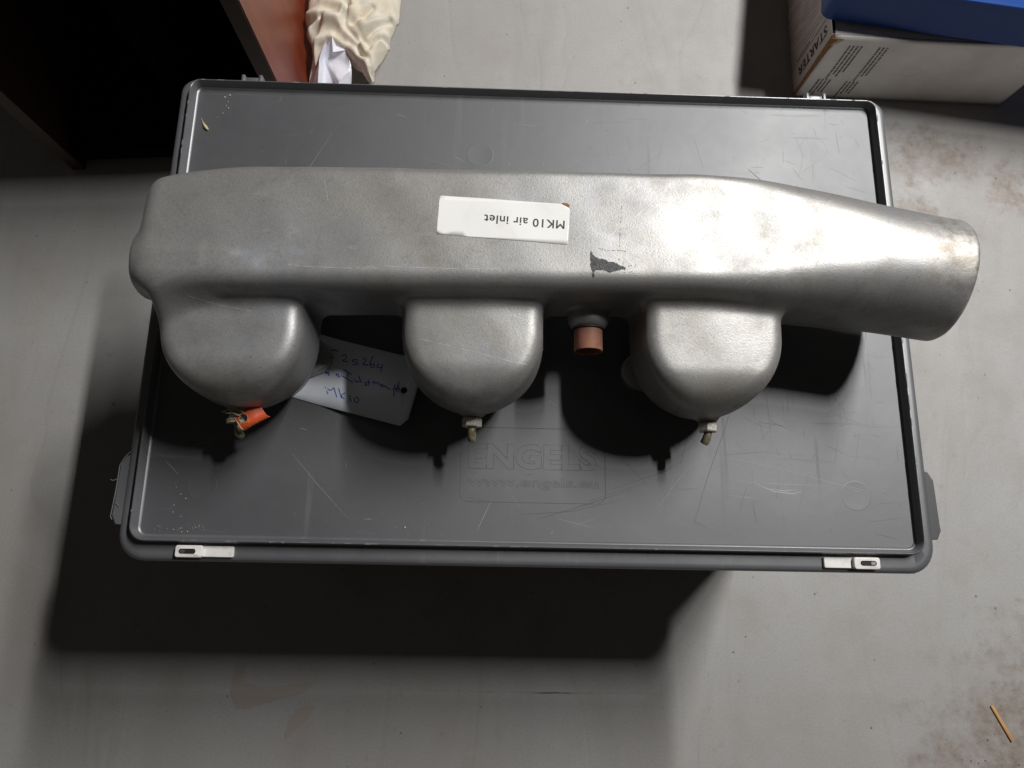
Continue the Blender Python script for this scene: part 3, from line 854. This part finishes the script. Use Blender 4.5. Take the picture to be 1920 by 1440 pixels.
for k in range(5):
    a0 = r.uniform(-.3, .3)
    m_.tube([(TAPX[0] - O.x + 7.6 * math.cos(a) + r.uniform(-.3, .3), -103.6 + k * 0.55 - O.y + math.sin(a * 2 + k) * .4, 44 - O.z + 7.4 * math.sin(a)) for a in [2 * math.pi * i / 18 + a0 for i in range(19)]], 0.42, 6)
m_.tube([(-9, 2.2, 7), (-5, 3.4, 7.4), (-1, 4.0, 7.6), (3.5, 3.2, 8.2), (6.0, 2.0, 7.0)], 0.5, 6)
m_.tube([(-3, 3.0, 7.4), (0, 1.0, 7.8), (3.0, 0.0, 6.4), (3.6, -1.2, 3.0)], 0.45, 6)
m_.tube([(-8.0, 2.4, 6), (-5, 1.2, 7.4), (-1.5, 1.6, 7.2)], 0.45, 6)
tag(m_.build('string', M_string, otag, True), None)

# ------------------------------------------------------------------ white handwritten card tag on the lid
ct = empty('card_tag', (-140, -60, LID))
tag(ct, 'white card luggage tag with blue handwriting lying under the manifold', 'tag')
C0 = Vector((-140, -60, 0))
top0 = Vector((-161.1, -25.9)); dirx = Vector((0.9705, -0.2412)).normalized()
outl = [(-184.1, -20.4), (-86.9, -47.0), (-83.9, -55.5), (-93.1, -92.8), (-98.8, -97.9), (-196.9, -72.1)]
hole_c = Vector((-97.3, -70.8))
def lift(x, y):
    """the punched end of the card is bent up off the lid"""
    s_ = (Vector((x, y)) - top0).dot(dirx)
    return 0.8 + 12.0 * min(1.0, max(0.0, (s_ - 13) / 65))
bm = bmesh.new()
ov = [bm.verts.new((x, y, 0)) for x, y in outl]
hv = [bm.verts.new((hole_c.x + 2.5 * math.cos(a), hole_c.y + 2.5 * math.sin(a), 0)) for a in [2 * math.pi * k / 24 for k in range(24)]]
ed = [bm.edges.new((ov[i], ov[(i + 1) % len(ov)])) for i in range(len(ov))] + [bm.edges.new((hv[i], hv[(i + 1) % 24])) for i in range(24)]
bmesh.ops.triangle_fill(bm, edges=ed, use_beauty=True)
for f in list(bm.faces):
    if (f.calc_center_median().xy - hole_c).length < 2.3: bm.faces.remove(f)
for k in range(26):
    bmesh.ops.bisect_plane(bm, geom=bm.verts[:] + bm.edges[:] + bm.faces[:], plane_co=(*(top0 + dirx * (-20 + k * 4)), 0), plane_no=(dirx.x, dirx.y, 0))
bm.verts.ensure_lookup_table()
for i, v in enumerate(bm.verts): v.index = i
Vc = [(v.co.x - C0.x, v.co.y - C0.y, lift(v.co.x, v.co.y)) for v in bm.verts]
Fc = [tuple(v.index for v in f.verts) for f in bm.faces]; bm.free()
card = mesh_obj('card', Vc, Fc, M_tagcard, ct, True, 40)
so = card.modifiers.new('thickness', 'SOLIDIFY'); so.thickness = 0.00028; so.offset = 0
HW = [[(-158.1,-38.5,1),(-156.4,-37.8,1),(-153.9,-37.8,1),(-151.6,-38.6,1)],[(-157.8,-38.5,1),(-157.8,-42.3,1)],[(-157.8,-42.0,1),(-156.0,-43.2,1),(-153.5,-44.3,1)],[(-147.9,-43.3,1.3),(-146.6,-41.8,1.4),(-144.6,-42.0,1.8),(-144.0,-43.5,1.9),(-144.7,-45.1,1.9),(-146.2,-46.0,1.7),(-147.1,-46.7,1.5),(-144.9,-47.0,1.9),(-142.4,-47.7,2.3)],[(-134.7,-46.4,3.5),(-138.6,-45.5,2.9),(-139.7,-46.8,2.7),(-138.4,-47.5,3.0),(-135.2,-48.2,3.5),(-134.5,-49.1,3.6),(-136.0,-50.2,3.5),(-138.9,-49.5,3.0)],[(-131.5,-45.6,4.0),(-130.0,-44.9,4.2),(-128.6,-46.1,4.5),(-128.8,-47.7,4.5),(-131.2,-49.9,4.2),(-129.2,-50.2,4.5),(-126.3,-50.6,5.0)],[(-123.3,-43.2,5.2),(-124.7,-47.0,5.1),(-125.1,-50.3,5.2),(-123.7,-52.3,5.5),(-121.7,-52.4,5.8),(-121.2,-51.0,5.9),(-122.3,-49.7,5.6),(-124.5,-50.1,5.3)],[(-118.5,-49.1,6.2),(-119.6,-51.7,6.2),(-118.3,-52.9,6.4),(-115.7,-52.7,6.8)],[(-115.2,-50.1,6.8),(-115.7,-53.1,6.8),(-116.3,-56.0,6.9)],[(-161.4,-53.3,1),(-160.4,-56.5,1)],[(-161.7,-52.7,1),(-158.6,-55.8,1),(-155.9,-58.9,1)],[(-160.8,-55.8,1),(-157.4,-56.4,1)],[(-157.3,-54.5,1),(-156.5,-57.0,1)],[(-154.4,-56.0,1),(-154.2,-57.3,1)],[(-154.4,-53.1,1),(-154.3,-53.4,1)],[(-151.1,-56.7,1.3),(-150.8,-58.9,1.4)],[(-150.9,-57.6,1.4),(-149.4,-57.2,1.6),(-148.7,-58.3,1.7),(-149.6,-59.4,1.6),(-147.6,-59.7,2.0)],[(-145.7,-53.2,2.0),(-142.2,-55.8,2.7),(-138.9,-57.9,3.3)],[(-142.2,-55.8,2.7),(-141.6,-59.8,2.9)],[(-147.1,-58.4,2.0),(-142.5,-60.7,2.8),(-137.2,-64.2,3.8)],[(-136.0,-61.7,3.9),(-135.8,-63.0,4.0),(-134.2,-63.7,4.3),(-133.7,-62.8,4.3)],[(-134.0,-62.8,4.3),(-133.0,-64.0,4.5),(-132.1,-63.1,4.6)],[(-133.3,-58.6,4.2),(-131.8,-62.5,4.6),(-130.4,-64.4,4.9)],[(-128.5,-64.4,5.2),(-127.3,-64.1,5.4),(-126.8,-65.4,5.5),(-128.1,-66.3,5.4),(-126.1,-66.7,5.7)],[(-125.5,-62.2,5.6),(-125.2,-66.7,5.9)],[(-126.3,-63.8,5.5),(-123.8,-64.5,6.0)],[(-121.6,-65.8,6.4),(-121.4,-62.3,6.3),(-119.6,-65.8,6.7),(-117.6,-63.3,6.9),(-117.1,-66.5,7.2)],[(-116.4,-65.8,7.2),(-114.8,-65.6,7.5),(-114.7,-67.5,7.6),(-116.3,-67.2,7.3),(-114.1,-67.8,7.7)],[(-113.9,-65.9,7.6),(-113.4,-68.1,7.8),(-112.3,-66.6,7.9),(-111.6,-68.5,8.1)],[(-110.7,-67.2,8.2),(-110.6,-69.1,8.3),(-109.0,-69.2,8.6),(-107.5,-70.1,8.9)],[(-109.6,-65.7,8.3),(-109.4,-66.0,8.4)],[(-104.2,-66.0,9.2),(-105.5,-69.8,9.2),(-104.7,-75.5,9.5)],[(-106.1,-69.8,9.1),(-104.0,-69.6,9.4)],[(-103.7,-68.6,9.4),(-103.9,-70.5,9.5),(-102.4,-70.8,9.7)],[(-102.6,-66.6,9.5),(-102.9,-72.1,9.7)],[(-101.8,-63.8,9.5),(-101.3,-71.7,10.0)],[(-102.4,-69.2,9.7),(-100.2,-70.2,10.1)],[(-159.0,-67.3,1),(-156.1,-73.0,1.1)],[(-158.6,-67.6,1),(-154.4,-70.5,1.3),(-152.0,-67.9,1.6)],[(-152.0,-67.9,1.6),(-149.0,-75.5,2.4)],[(-148.2,-68.3,2.2),(-145.3,-76.3,3.0)],[(-142.8,-72.2,3.2),(-146.5,-73.8,2.7),(-143.0,-76.9,3.4)],[(-139.2,-73.8,3.9),(-137.7,-79.1,4.3)],[(-134.3,-75.5,4.7),(-135.3,-77.3,4.6),(-134.5,-79.6,4.9),(-132.6,-80.1,5.2),(-131.6,-78.4,5.3),(-132.4,-76.1,5.1),(-134.1,-75.5,4.8)]]
m_ = MB()
for s_ in HW:
    P = []
    for i in range(len(s_) - 1):
        for t_ in range(3): P.append((s_[i][0] + (s_[i + 1][0] - s_[i][0]) * t_ / 3, s_[i][1] + (s_[i + 1][1] - s_[i][1]) * t_ / 3))
    P.append(s_[-1])
    # soften the corners
    for it in range(2):
        P = [P[0]] + [((P[i - 1][0] + 2 * P[i][0] + P[i + 1][0]) / 4, (P[i - 1][1] + 2 * P[i][1] + P[i + 1][1]) / 4) for i in range(1, len(P) - 1)] + [P[-1]]
    V_, F_ = strip(P, 0.72)
    m_.add([(v[0] - C0.x, v[1] - C0.y, lift(v[0], v[1]) + 0.22) for v in V_], F_)
m_.build('handwriting', M_ink, card)

# ------------------------------------------------------------------ small debris
hk = empty('dry_husk', (-275.2, 153, LID))
tag(hk, 'small dry straw-coloured seed husk on the lid near its upper left corner', 'seed husk')
m_ = MB(); m_.tube([(-2.9, 4.2, .6), (-2.0, 2.4, .7), (-1.0, 0.8, 1.0), (0.6, -1.6, 1.2), (2.2, -3.6, 1.0), (3.2, -4.8, .6)], [0.25, 0.45, 0.8, 1.35, 1.1, 0.2], 8)
m_.build('husk_shell', M_husk, hk, True)
m_ = MB(); m_.tube([(-2.9, 4.2, .6), (-3.5, 5.4, .9), (-3.2, 6.2, 1.2)], 0.2, 5); m_.build('husk_stem', M_husk, hk)
cr = MB(); r = random.Random(21)
spots = [(-262, 180, 1.0), (-258, 182, 1.0), (-259, 176, .5), (-258, 170, .7), (-260, 172, .7), (-262, 165, .6), (-266, 161, .5), (-262, -158, .5), (-258, -150, .6), (-254, -153, .7), (-262, -163, .5), (-256, -166, .5), (-262, -145, .4), (-254, -177, .5), (-250, -176.5, .5), (-93, -171, 1.1), (266, -138, .7), (259, 160, .5)]
for k in range(60): spots.append((r.uniform(-278, 278), r.uniform(-176, 184), r.uniform(0.12, 0.34)))
for k in range(22): spots.append((r.uniform(-274, -235), r.uniform(-177, -172), r.uniform(0.2, 0.45)))
for x, y, s_ in spots:
    a = r.uniform(0, 3)
    M = Matrix.Translation((x, y, LID + s_ * .4)) @ Matrix.Rotation(a, 4, 'Z') @ Matrix.Rotation(a * 2, 4, 'X')
    Vb = [tuple(M @ Vector(v)) for v in ((s_, 0, 0), (-s_ * .8, .3 * s_, 0), (0, s_ * .7, .1 * s_), (0, -s_ * .7, 0), (0, 0, s_ * .6), (.1 * s_, 0, -s_ * .5))]
    cr.add(Vb, [(0, 2, 4), (2, 1, 4), (1, 3, 4), (3, 0, 4), (2, 0, 5), (1, 2, 5), (3, 1, 5), (0, 3, 5)])
tag(cr.build('crumbs', M_crumb), 'tiny pale crumbs and grit scattered over the lid', 'crumbs', kind='stuff')
sk = empty('wood_splinter', (554.2, -370.3, 0), math.radians(-63.8))
tag(sk, 'flat orange-brown wood splinter lying on the stained floor', 'wood splinter')
m_ = MB(); m_.loft([[(-21, -1.9, .3), (-20.6, 1.8, .3), (20.8, 2.3, .3), (21.6, -1.4, .3)], [(-20.8, -1.8, 2.0), (-20.2, 1.7, 1.8), (20.4, 2.1, 2.2), (21.2, -1.4, 2.0)]])
k = m_.build('splinter_body', M_stick, sk); bevel(k, 0.2, 1)
m_ = MB(); r = random.Random(31)
for k in range(70):
    x = r.uniform(470, 640); y = r.uniform(-430, -330)
    if x - 560 < (-(y + 350)) * -0.6: pass
    s_ = r.uniform(.35, 1.2)
    if (x - 480) / 160 + (-330 - y) / 100 < 0.9: continue
    m_.box(-s_, s_, -s_ * .5, s_ * .5, 0.05, s_ * .5, Matrix.Translation((x, y, 0)) @ Matrix.Rotation(r.uniform(0, 3), 4, 'Z'))
tag(m_.build('grit', mat('floor_grit', (0.16, 0.12, 0.08), 0.9)), 'dark grit and sand on the floor around the wood splinter', 'grit', kind='stuff')
for nm, P, lab in (('tape_remnant', [(-316, -322), (-312, -318), (-303, -318), (-306, -338), (-280, -343), (-255, -340), (-232, -337), (-226, -340), (-236, -348), (-270, -357), (-300, -366), (-310, -365), (-318, -349)],
                    'larger brown L-shaped tape remnant stuck to the shaded floor'),
                   ('tape_remnant', [(-249, -374), (-244, -366), (-228, -360), (-222, -362), (-228, -374), (-240, -385), (-252, -397), (-254, -392)],
                    'smaller torn triangular tape remnant with a curled edge on the shaded floor')):
    c0 = (sum(p[0] for p in P) / len(P), sum(p[1] for p in P) / len(P))
    m_ = MB(); m_.loft([[(x - c0[0], y - c0[1], 0.05) for x, y in P], [(x - c0[0], y - c0[1], 0.45) for x, y in P]])
    o = m_.build(nm, M_tape); o.location = (c0[0] * .001, c0[1] * .001, 0); tag(o, lab, 'tape', 'tape remnants on the floor')

# ------------------------------------------------------------------ open-fronted wooden cabinet, top left
cab = empty('wooden_cabinet', (-279, 310, 0), math.radians(4.2))
tag(cab, 'open-fronted dark wooden cabinet with glossy red-brown side standing on the floor', 'cabinet')
Wd, Dp, Hh, T = 314, 340, 296, 17
def board(nm, x0, x1, y0, y1, z0, z1, m, w=0.8):
    m_ = MB(); m_.box(x0, x1, y0, y1, z0, z1); o = m_.build(nm, m, cab); bevel(o, w, 1); return o
board('side_board', -T, 0, 0, Dp, 22, Hh, M_wood)
m_ = MB(); m_.box(0.05, 1.1, 0.8, Dp, 23, Hh - 1); m_.build('side_veneer', M_veneer, cab)
board('side_board', -Wd, -Wd + T, 0, Dp, 0, Hh, M_wood)
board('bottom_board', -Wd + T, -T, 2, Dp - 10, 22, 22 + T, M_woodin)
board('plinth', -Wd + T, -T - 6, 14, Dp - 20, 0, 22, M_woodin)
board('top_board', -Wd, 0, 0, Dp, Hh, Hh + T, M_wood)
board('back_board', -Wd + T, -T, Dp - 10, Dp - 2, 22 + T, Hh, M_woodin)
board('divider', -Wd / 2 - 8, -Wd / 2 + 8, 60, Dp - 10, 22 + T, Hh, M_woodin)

# ------------------------------------------------------------------ crumpled white plastic bag and cream knit cloth
bagv = dict(a=(-252, 442, 78), b=(-285, 389, 44), c=(-290, 380, 22), d=(-263, 410, 72), e=(-266, 382, 54), f=(-260, 421, 58), g=(-259, 381, 46), h=(-247, 437, 82), i=(-247, 420, 62), j=(-238, 384, 64), k=(-244, 421, 74), l=(-228, 427, 72), m=(-224, 405, 62), n=(-227, 379, 36), q=(-238, 374, 52), r=(-271, 432, 66), s=(-256, 370, 26), t=(-238, 367, 24), u=(-282, 430, 40), v=(-234, 457, 66))
ids = {k: i for i, k in enumerate(bagv)}
bf = ['aced', 'acb', 'adf', 'degf', 'afh', 'fgqj', 'fji', 'hfi', 'hik', 'ijml', 'ilk', 'jqnm', 'esg', 'ces', 'gst', 'gtq', 'qtn', 'rac', 'urc', 'hkv', 'klv', 'ahv', 'arv', 'urv']
bf = ['acd', 'ced', 'adf', 'deg', 'dgf', 'afh', 'fgq', 'fqj', 'fji', 'hfi', 'hik', 'ijm', 'iml', 'ilk', 'jqn', 'jnm', 'esg', 'ces', 'gst', 'gtq', 'qtn', 'rac', 'urc', 'hkv', 'klv', 'ahv', 'arv', 'urv']
bagm = bmesh.new()
bv = [bagm.verts.new(Vector(bagv[k]) * 0.001) for k in bagv]
for f in bf:
    try: bagm.faces.new([bv[ids[c_]] for c_ in f])
    except Exception: pass
bmesh.ops.subdivide_edges(bagm, edges=bagm.edges[:], cuts=3, use_grid_fill=True, smooth=0.35)
bmesh.ops.recalc_face_normals(bagm, faces=bagm.faces)
from mathutils import noise as mnoise
for v in bagm.verts:
    dz = mnoise.noise_vector(v.co * 45) * 0.0022 + mnoise.noise_vector(v.co * 120) * 0.0008
    v.co += dz
    v.co.z = max(v.co.z, 0.001)
me = bpy.data.meshes.new('plastic_bag'); bagm.to_mesh(me); bagm.free()
me.materials.append(M_bag); me.shade_smooth(); me.set_sharp_from_angle(angle=math.radians(58))
bag = bpy.data.objects.new('plastic_bag', me); COL.objects.link(bag)
so = bag.modifiers.new('thickness', 'SOLIDIFY'); so.thickness = 0.0004
tag(bag, 'crumpled glossy white plastic bag on the floor beneath the cream cloth', 'bag')

OUT = [(-287, 592), (-287, 534), (-287, 486), (-287, 471), (-286, 456), (-278, 440), (-274, 421), (-270, 407), (-266, 416), (-261, 427), (-253, 433), (-245, 432), (-232, 425), (-222, 413), (-210, 404), (-202, 391), (-195, 386), (-193, 396), (-189, 413), (-180, 435), (-174, 460), (-168, 478), (-167, 493), (-167, 541), (-181, 592)]
RIDG = [([(-268, 435), (-248, 439), (-223, 422), (-206, 406), (-196, 386)], 7.6, 5.8), ([(-260, 460), (-238, 456), (-216, 437), (-200, 421), (-194, 400)], 7.6, 5.8), ([(-292, 477), (-260, 466), (-236, 460), (-230, 471)], 7.6, 6.9), ([(-172, 474), (-189, 460), (-206, 448)], 6.8, 5.8), ([(-168, 461), (-184, 442), (-191, 427), (-192, 400)], 7.6, 5.8), ([(-279, 447), (-276, 456), (-266, 461)], 5.1, 4.6), ([(-223, 486), (-218, 466), (-209, 455)], 6.0, 5.8), ([(-262, 488), (-236, 480), (-227, 473)], 6.0, 5.8), ([(-211, 432), (-229, 450), (-233, 458), (-227, 476), (-230, 486)], -10.4, 3.9), ([(-207, 440), (-192, 455), (-176, 470)], -10.4, 3.2), ([(-199, 432), (-189, 440), (-179, 445)], -11.2, 3.4), ([(-200, 423), (-207, 438)], -8.0, 3.4), ([(-210, 418), (-216, 428), (-224, 435)], -4.8, 3.0), ([(-274, 442), (-262, 457), (-260, 463)], -8.0, 3.7), ([(-291, 469), (-277, 461), (-262, 464)], -9.6, 3.7), ([(-195, 394), (-198, 409), (-210, 418)], -5.6, 2.8), ([(-221, 457), (-210, 466), (-198, 482)], -7.2, 3.7)]
def segd(px, py, P):
    d = np.full(px.shape, 1e9)
    for (ax, ay), (bx, by) in zip(P[:-1], P[1:]):
        vx, vy = bx - ax, by - ay
        t = np.clip(((px - ax) * vx + (py - ay) * vy) / (vx * vx + vy * vy), 0, 1)
        d = np.minimum(d, np.hypot(px - ax - t * vx, py - ay - t * vy))
    return d
def inside(px, py, P):
    c = np.zeros(px.shape, bool)
    for (ax, ay), (bx, by) in zip(P, P[1:] + P[:1]):
        k = ((ay > py) != (by > py)) & (px < (bx - ax) * (py - ay) / (by - ay + 1e-12) + ax)
        c ^= k
    return c
hg = 1.25
gx, gy = np.meshgrid(np.arange(-300, -150, hg), np.arange(366, 600, hg), indexing='ij')
wob = 1.2 * np.sin(gx * 0.19 + gy * 0.07) + 0.9 * np.sin(gy * 0.23 - gx * 0.11)
de = segd(gx, gy, OUT + OUT[:1]); ins = inside(gx, gy, OUT)
sd = np.where(ins, de, -de)
hh = 66 + 20 * (1 - np.exp(-np.clip(sd, 0, None) / 16.0)) + wob
for P, a_, w_ in RIDG:
    dd = segd(gx, gy, P)
    hh += a_ * np.exp(-(dd / w_) ** 2)
hh += 10 * np.sqrt(np.clip(sd / 5.0, 0, 1)) - 10
idx = -np.ones(gx.shape, int); m = sd > -1.9
ggx, ggy = np.gradient(sd, hg)
nb_ = (sd < 0.6) & m
for it in range(1):
    gx = np.where(nb_, gx - sd * ggx, gx); gy = np.where(nb_, gy - sd * ggy, gy)
idx[m] = np.arange(m.sum())
Vt = list(zip(gx[m], gy[m], hh[m])); Ft = []
I, J = np.where(m[:-1, :-1] & m[1:, :-1] & m[1:, 1:] & m[:-1, 1:])
for i, j in zip(I, J): Ft.append((idx[i, j], idx[i + 1, j], idx[i + 1, j + 1], idx[i, j + 1]))
nT = len(Vt)
# under side, hanging lower in the middle
Vt += [(x_, y_, h_ - 5.0) for x_, y_, h_ in zip(gx[m], gy[m], hh[m])]
Ft += [tuple(k + nT for k in f[::-1]) for f in Ft]
bmc = bmesh.new(); vv = [bmc.verts.new((a * .001, b_ * .001, c_ * .001)) for a, b_, c_ in Vt]
for f in Ft: bmc.faces.new([vv[k] for k in f])
bd = [e for e in bmc.edges if e.is_boundary and all(v.index < 0 or True for v in e.verts)]
bmc.verts.index_update()
for e in [e for e in bmc.edges if e.is_boundary]:
    a, b_ = e.verts[0].index, e.verts[1].index
    if a < nT and b_ < nT:
        try: bmc.faces.new([vv[a], vv[b_], vv[b_ + nT], vv[a + nT]])
        except Exception: pass
bmesh.ops.recalc_face_normals(bmc, faces=bmc.faces)
loose = [v for v in bmc.verts if not v.link_faces]
bmesh.ops.delete(bmc, geom=loose, context='VERTS')
bm_b = [v for v in bmc.verts if any(len(set(round(f.normal.z) for f in e.link_faces)) > 1 for e in v.link_edges)]
rim_v = [v for v in bmc.verts if any(abs(f.normal.z) < 0.5 and f.calc_area() < 1.2e-5 and len(f.verts) == 4 for f in v.link_faces)]
for it in range(5): bmesh.ops.smooth_vert(bmc, verts=[v for v in rim_v if v.is_valid], factor=0.5, use_axis_x=True, use_axis_y=True, use_axis_z=False)
for it in range(2): bmesh.ops.smooth_vert(bmc, verts=bmc.verts[:], factor=0.5, use_axis_x=True, use_axis_y=True, use_axis_z=True)
me = bpy.data.meshes.new('knit_cloth'); bmc.to_mesh(me); bmc.free()
me.materials.append(M_cloth); me.shade_smooth()
clo = bpy.data.objects.new('knit_cloth', me); COL.objects.link(clo)
tag(clo, 'crumpled cream knitted cotton cloth heaped beside the wooden cabinet', 'cloth')

# ------------------------------------------------------------------ cardboard box with STARTER print, blue plastic crate on it
sbx = empty('cardboard_box', (375.2, 432.6, 0), math.radians(-0.8))
tag(sbx, 'worn white cardboard box printed STARTER with a torn brown corner', 'box')
bw, bd_, bh = 289, 240, 118
nxs, nzs = 40, 18
def sheet(fn, nu, nv):
    V = [fn(i / nu, j / nv) for i in range(nu + 1) for j in range(nv + 1)]
    F = [(i * (nv + 1) + j, (i + 1) * (nv + 1) + j, (i + 1) * (nv + 1) + j + 1, i * (nv + 1) + j + 1) for i in range(nu) for j in range(nv)]
    return V, F
def front(u, v): return (u * bw + 2 * v, -1.6 * math.sin(math.pi * v) * (0.5 + math.sin(u * 7) * .5) - 1.0 * v, v * bh - (2.0 * math.sin(u * 3.1) ** 2) * v)
V_, F_ = sheet(front, nxs, nzs)
ft = mesh_obj('front_panel', V_, F_, M_card, sbx, True)
so = ft.modifiers.new('thickness', 'SOLIDIFY'); so.thickness = 0.003; so.offset = -1
m_ = MB(); m_.box(-0.5, bw - 0.5, 3.5, bd_, bh - 4, bh - 1.5); m_.build('top_flap', M_card, sbx)
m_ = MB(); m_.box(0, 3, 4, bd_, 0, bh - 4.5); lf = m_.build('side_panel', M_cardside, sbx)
m_ = MB(); m_.box(bw - 3, bw, 4, bd_, 0, bh - 4.5); m_.build('side_panel', M_card, sbx)
m_ = MB(); m_.box(3, bw - 3, bd_ - 3, bd_, 0, bh - 4.5); m_.build('back_panel', M_card, sbx)
V_, F_ = text_geo('STARTER', 17, spacing=1.06)
V0_, F0_ = list(V_), list(F_)
for q_ in (1, 2):
    n0 = len(V_); V_ = V_ + [(v[0] + 0.55 * q_, v[1] + 0.3 * q_, 0.02 * q_) for v in V0_]; F_ = F_ + [tuple(i + n0 for i in f) for f in F0_]
xs = [v[0] for v in V_]; L_ = max(xs) - min(xs)
mesh_obj('starter_print', [(-0.25 - v[2], 29 - v[1] * 1.12, 103 - (v[0] - min(xs)) * 84 / L_) for v in V_], F_, M_boxprint, lf)
m_ = MB()
m_.box(-0.3, -0.1, 36, 36.8, 74, 106); m_.box(-0.3, -0.1, 40, 40.8, 18, 58)
m_.build('ruled_line', M_boxprint, lf)
# rows of fine print on the front
m_ = MB(); r = random.Random(4)
for row0, cnt, z0, z1 in ((24, 4, 40, 104), (62, 3, 40, 104), (16, 4, 3, 40), (54, 4, 3, 38)):
    for k in range(cnt):
        x = row0 + k * 5.0; zc = z1
        zend = z0 + r.uniform(0, 16) * (k > 0)
        while zc > zend:
            l = r.uniform(1.4, 5.5)
            u = x / bw; v0 = zc / bh; v1 = max(zc - l, 1) / bh
            pa, pb = front(u, v0), front(u, v1); pc, pd = front((x + 2.4) / bw, v1), front((x + 2.4) / bw, v0)
            m_.add([(p[0], p[1] - 0.25, p[2]) for p in (pa, pb, pc, pd)], [(0, 1, 2, 3)])
            zc -= l + r.uniform(0.5, 1.3)
m_.build('fine_print', M_fineprint, ft)
# pale rubbed rings
m_ = MB()
for cx2, cz2, rx, rz in ((128, 62, 11, 8), (205, 34, 8, 5), (262, 84, 10, 7)):
    V_ = []; F_ = []
    for i in range(29):
        a = 2 * math.pi * i / 28 + 0.4
        for q in (1.0, 1.05):
            p = front((cx2 + rx * q * math.cos(a)) / bw, min(.98, (cz2 + rz * q * math.sin(a)) / bh)); V_.append((p[0], p[1] - 0.2, p[2]))
        if i: F_.append((2 * i - 2, 2 * i - 1, 2 * i + 1, 2 * i))
    m_.add(V_, F_)
tag(m_.build('rubbed_rings', mat('rubbed_card', (0.62, 0.58, 0.54), 0.6), ft), kind='stuff')
# torn corner
m_ = MB(); r = random.Random(8)
VL = []; n_ = 26
for i in range(n_ + 1):
    v = i / n_; w = (0.3 + 5.5 * v ** 4) * (0.7 + 0.5 * r.random())
    z_ = v * (bh - 1)
    VL += [(-1.2 - .6 * r.random(), 2.5, z_), (-1.0 - 1.0 * v, -2.2 - 1.5 * v, z_), (w, -2.6 - 1.2 * v - .5 * r.random(), z_)]
m_.add(VL, [(3 * i + a, 3 * i + a + 1, 3 * i + a + 4, 3 * i + a + 3) for i in range(n_) for a in (0, 1)])
tc = m_.build('torn_corner', M_kraft, sbx, False)
so = tc.modifiers.new('thickness', 'SOLIDIFY'); so.thickness = 0.0012
m_ = MB(); m_.add([(-1.6, 0, 112), (8, -4.6, 119), (14, -4.2, 116.5), (7, -4.6, 110), (1, -5, 106)], [(0, 1, 2, 3, 4)])
m_.build('torn_flap', mat('torn_card_pale', (0.55, 0.42, 0.24), 0.8), sbx)
m_ = MB(); m_.add([(-0.8, 4, bh - 1.2), (2.6, 4, bh - 1.2), (3.4, 18, bh - 1.2), (1.8, 34, bh - 1.2), (-0.8, 34, bh - 1.2)], [(0, 1, 2, 3, 4)])
m_.build('torn_gap', M_kraftdark, sbx)

blu = empty('blue_crate', (358, 453, 120.4), math.radians(-7.2))
tag(blu, 'shallow dark blue plastic crate lying on top of the cardboard box', 'crate')
m_ = MB(); bx1, by1 = 420, 290
m_.loft([rrect(2, bx1, 2, by1, 12, 0.3), rrect(0, bx1 + 2, 0, by1 + 2, 12, 2), rrect(-2, bx1 + 4, -2, by1 + 4, 13, 52), rrect(-5, bx1 + 7, -5, by1 + 7, 14, 53), rrect(-5, bx1 + 7, -5, by1 + 7, 14, 61.5),
         rrect(-4.4, bx1 + 6.4, -4.4, by1 + 6.4, 14, 62.2), rrect(0, bx1 + 2, 0, by1 + 2, 12, 62.2), rrect(2, bx1, 2, by1, 11, 10)], True, True)
m_.build('crate_shell', M_blue, blu, True, 35)
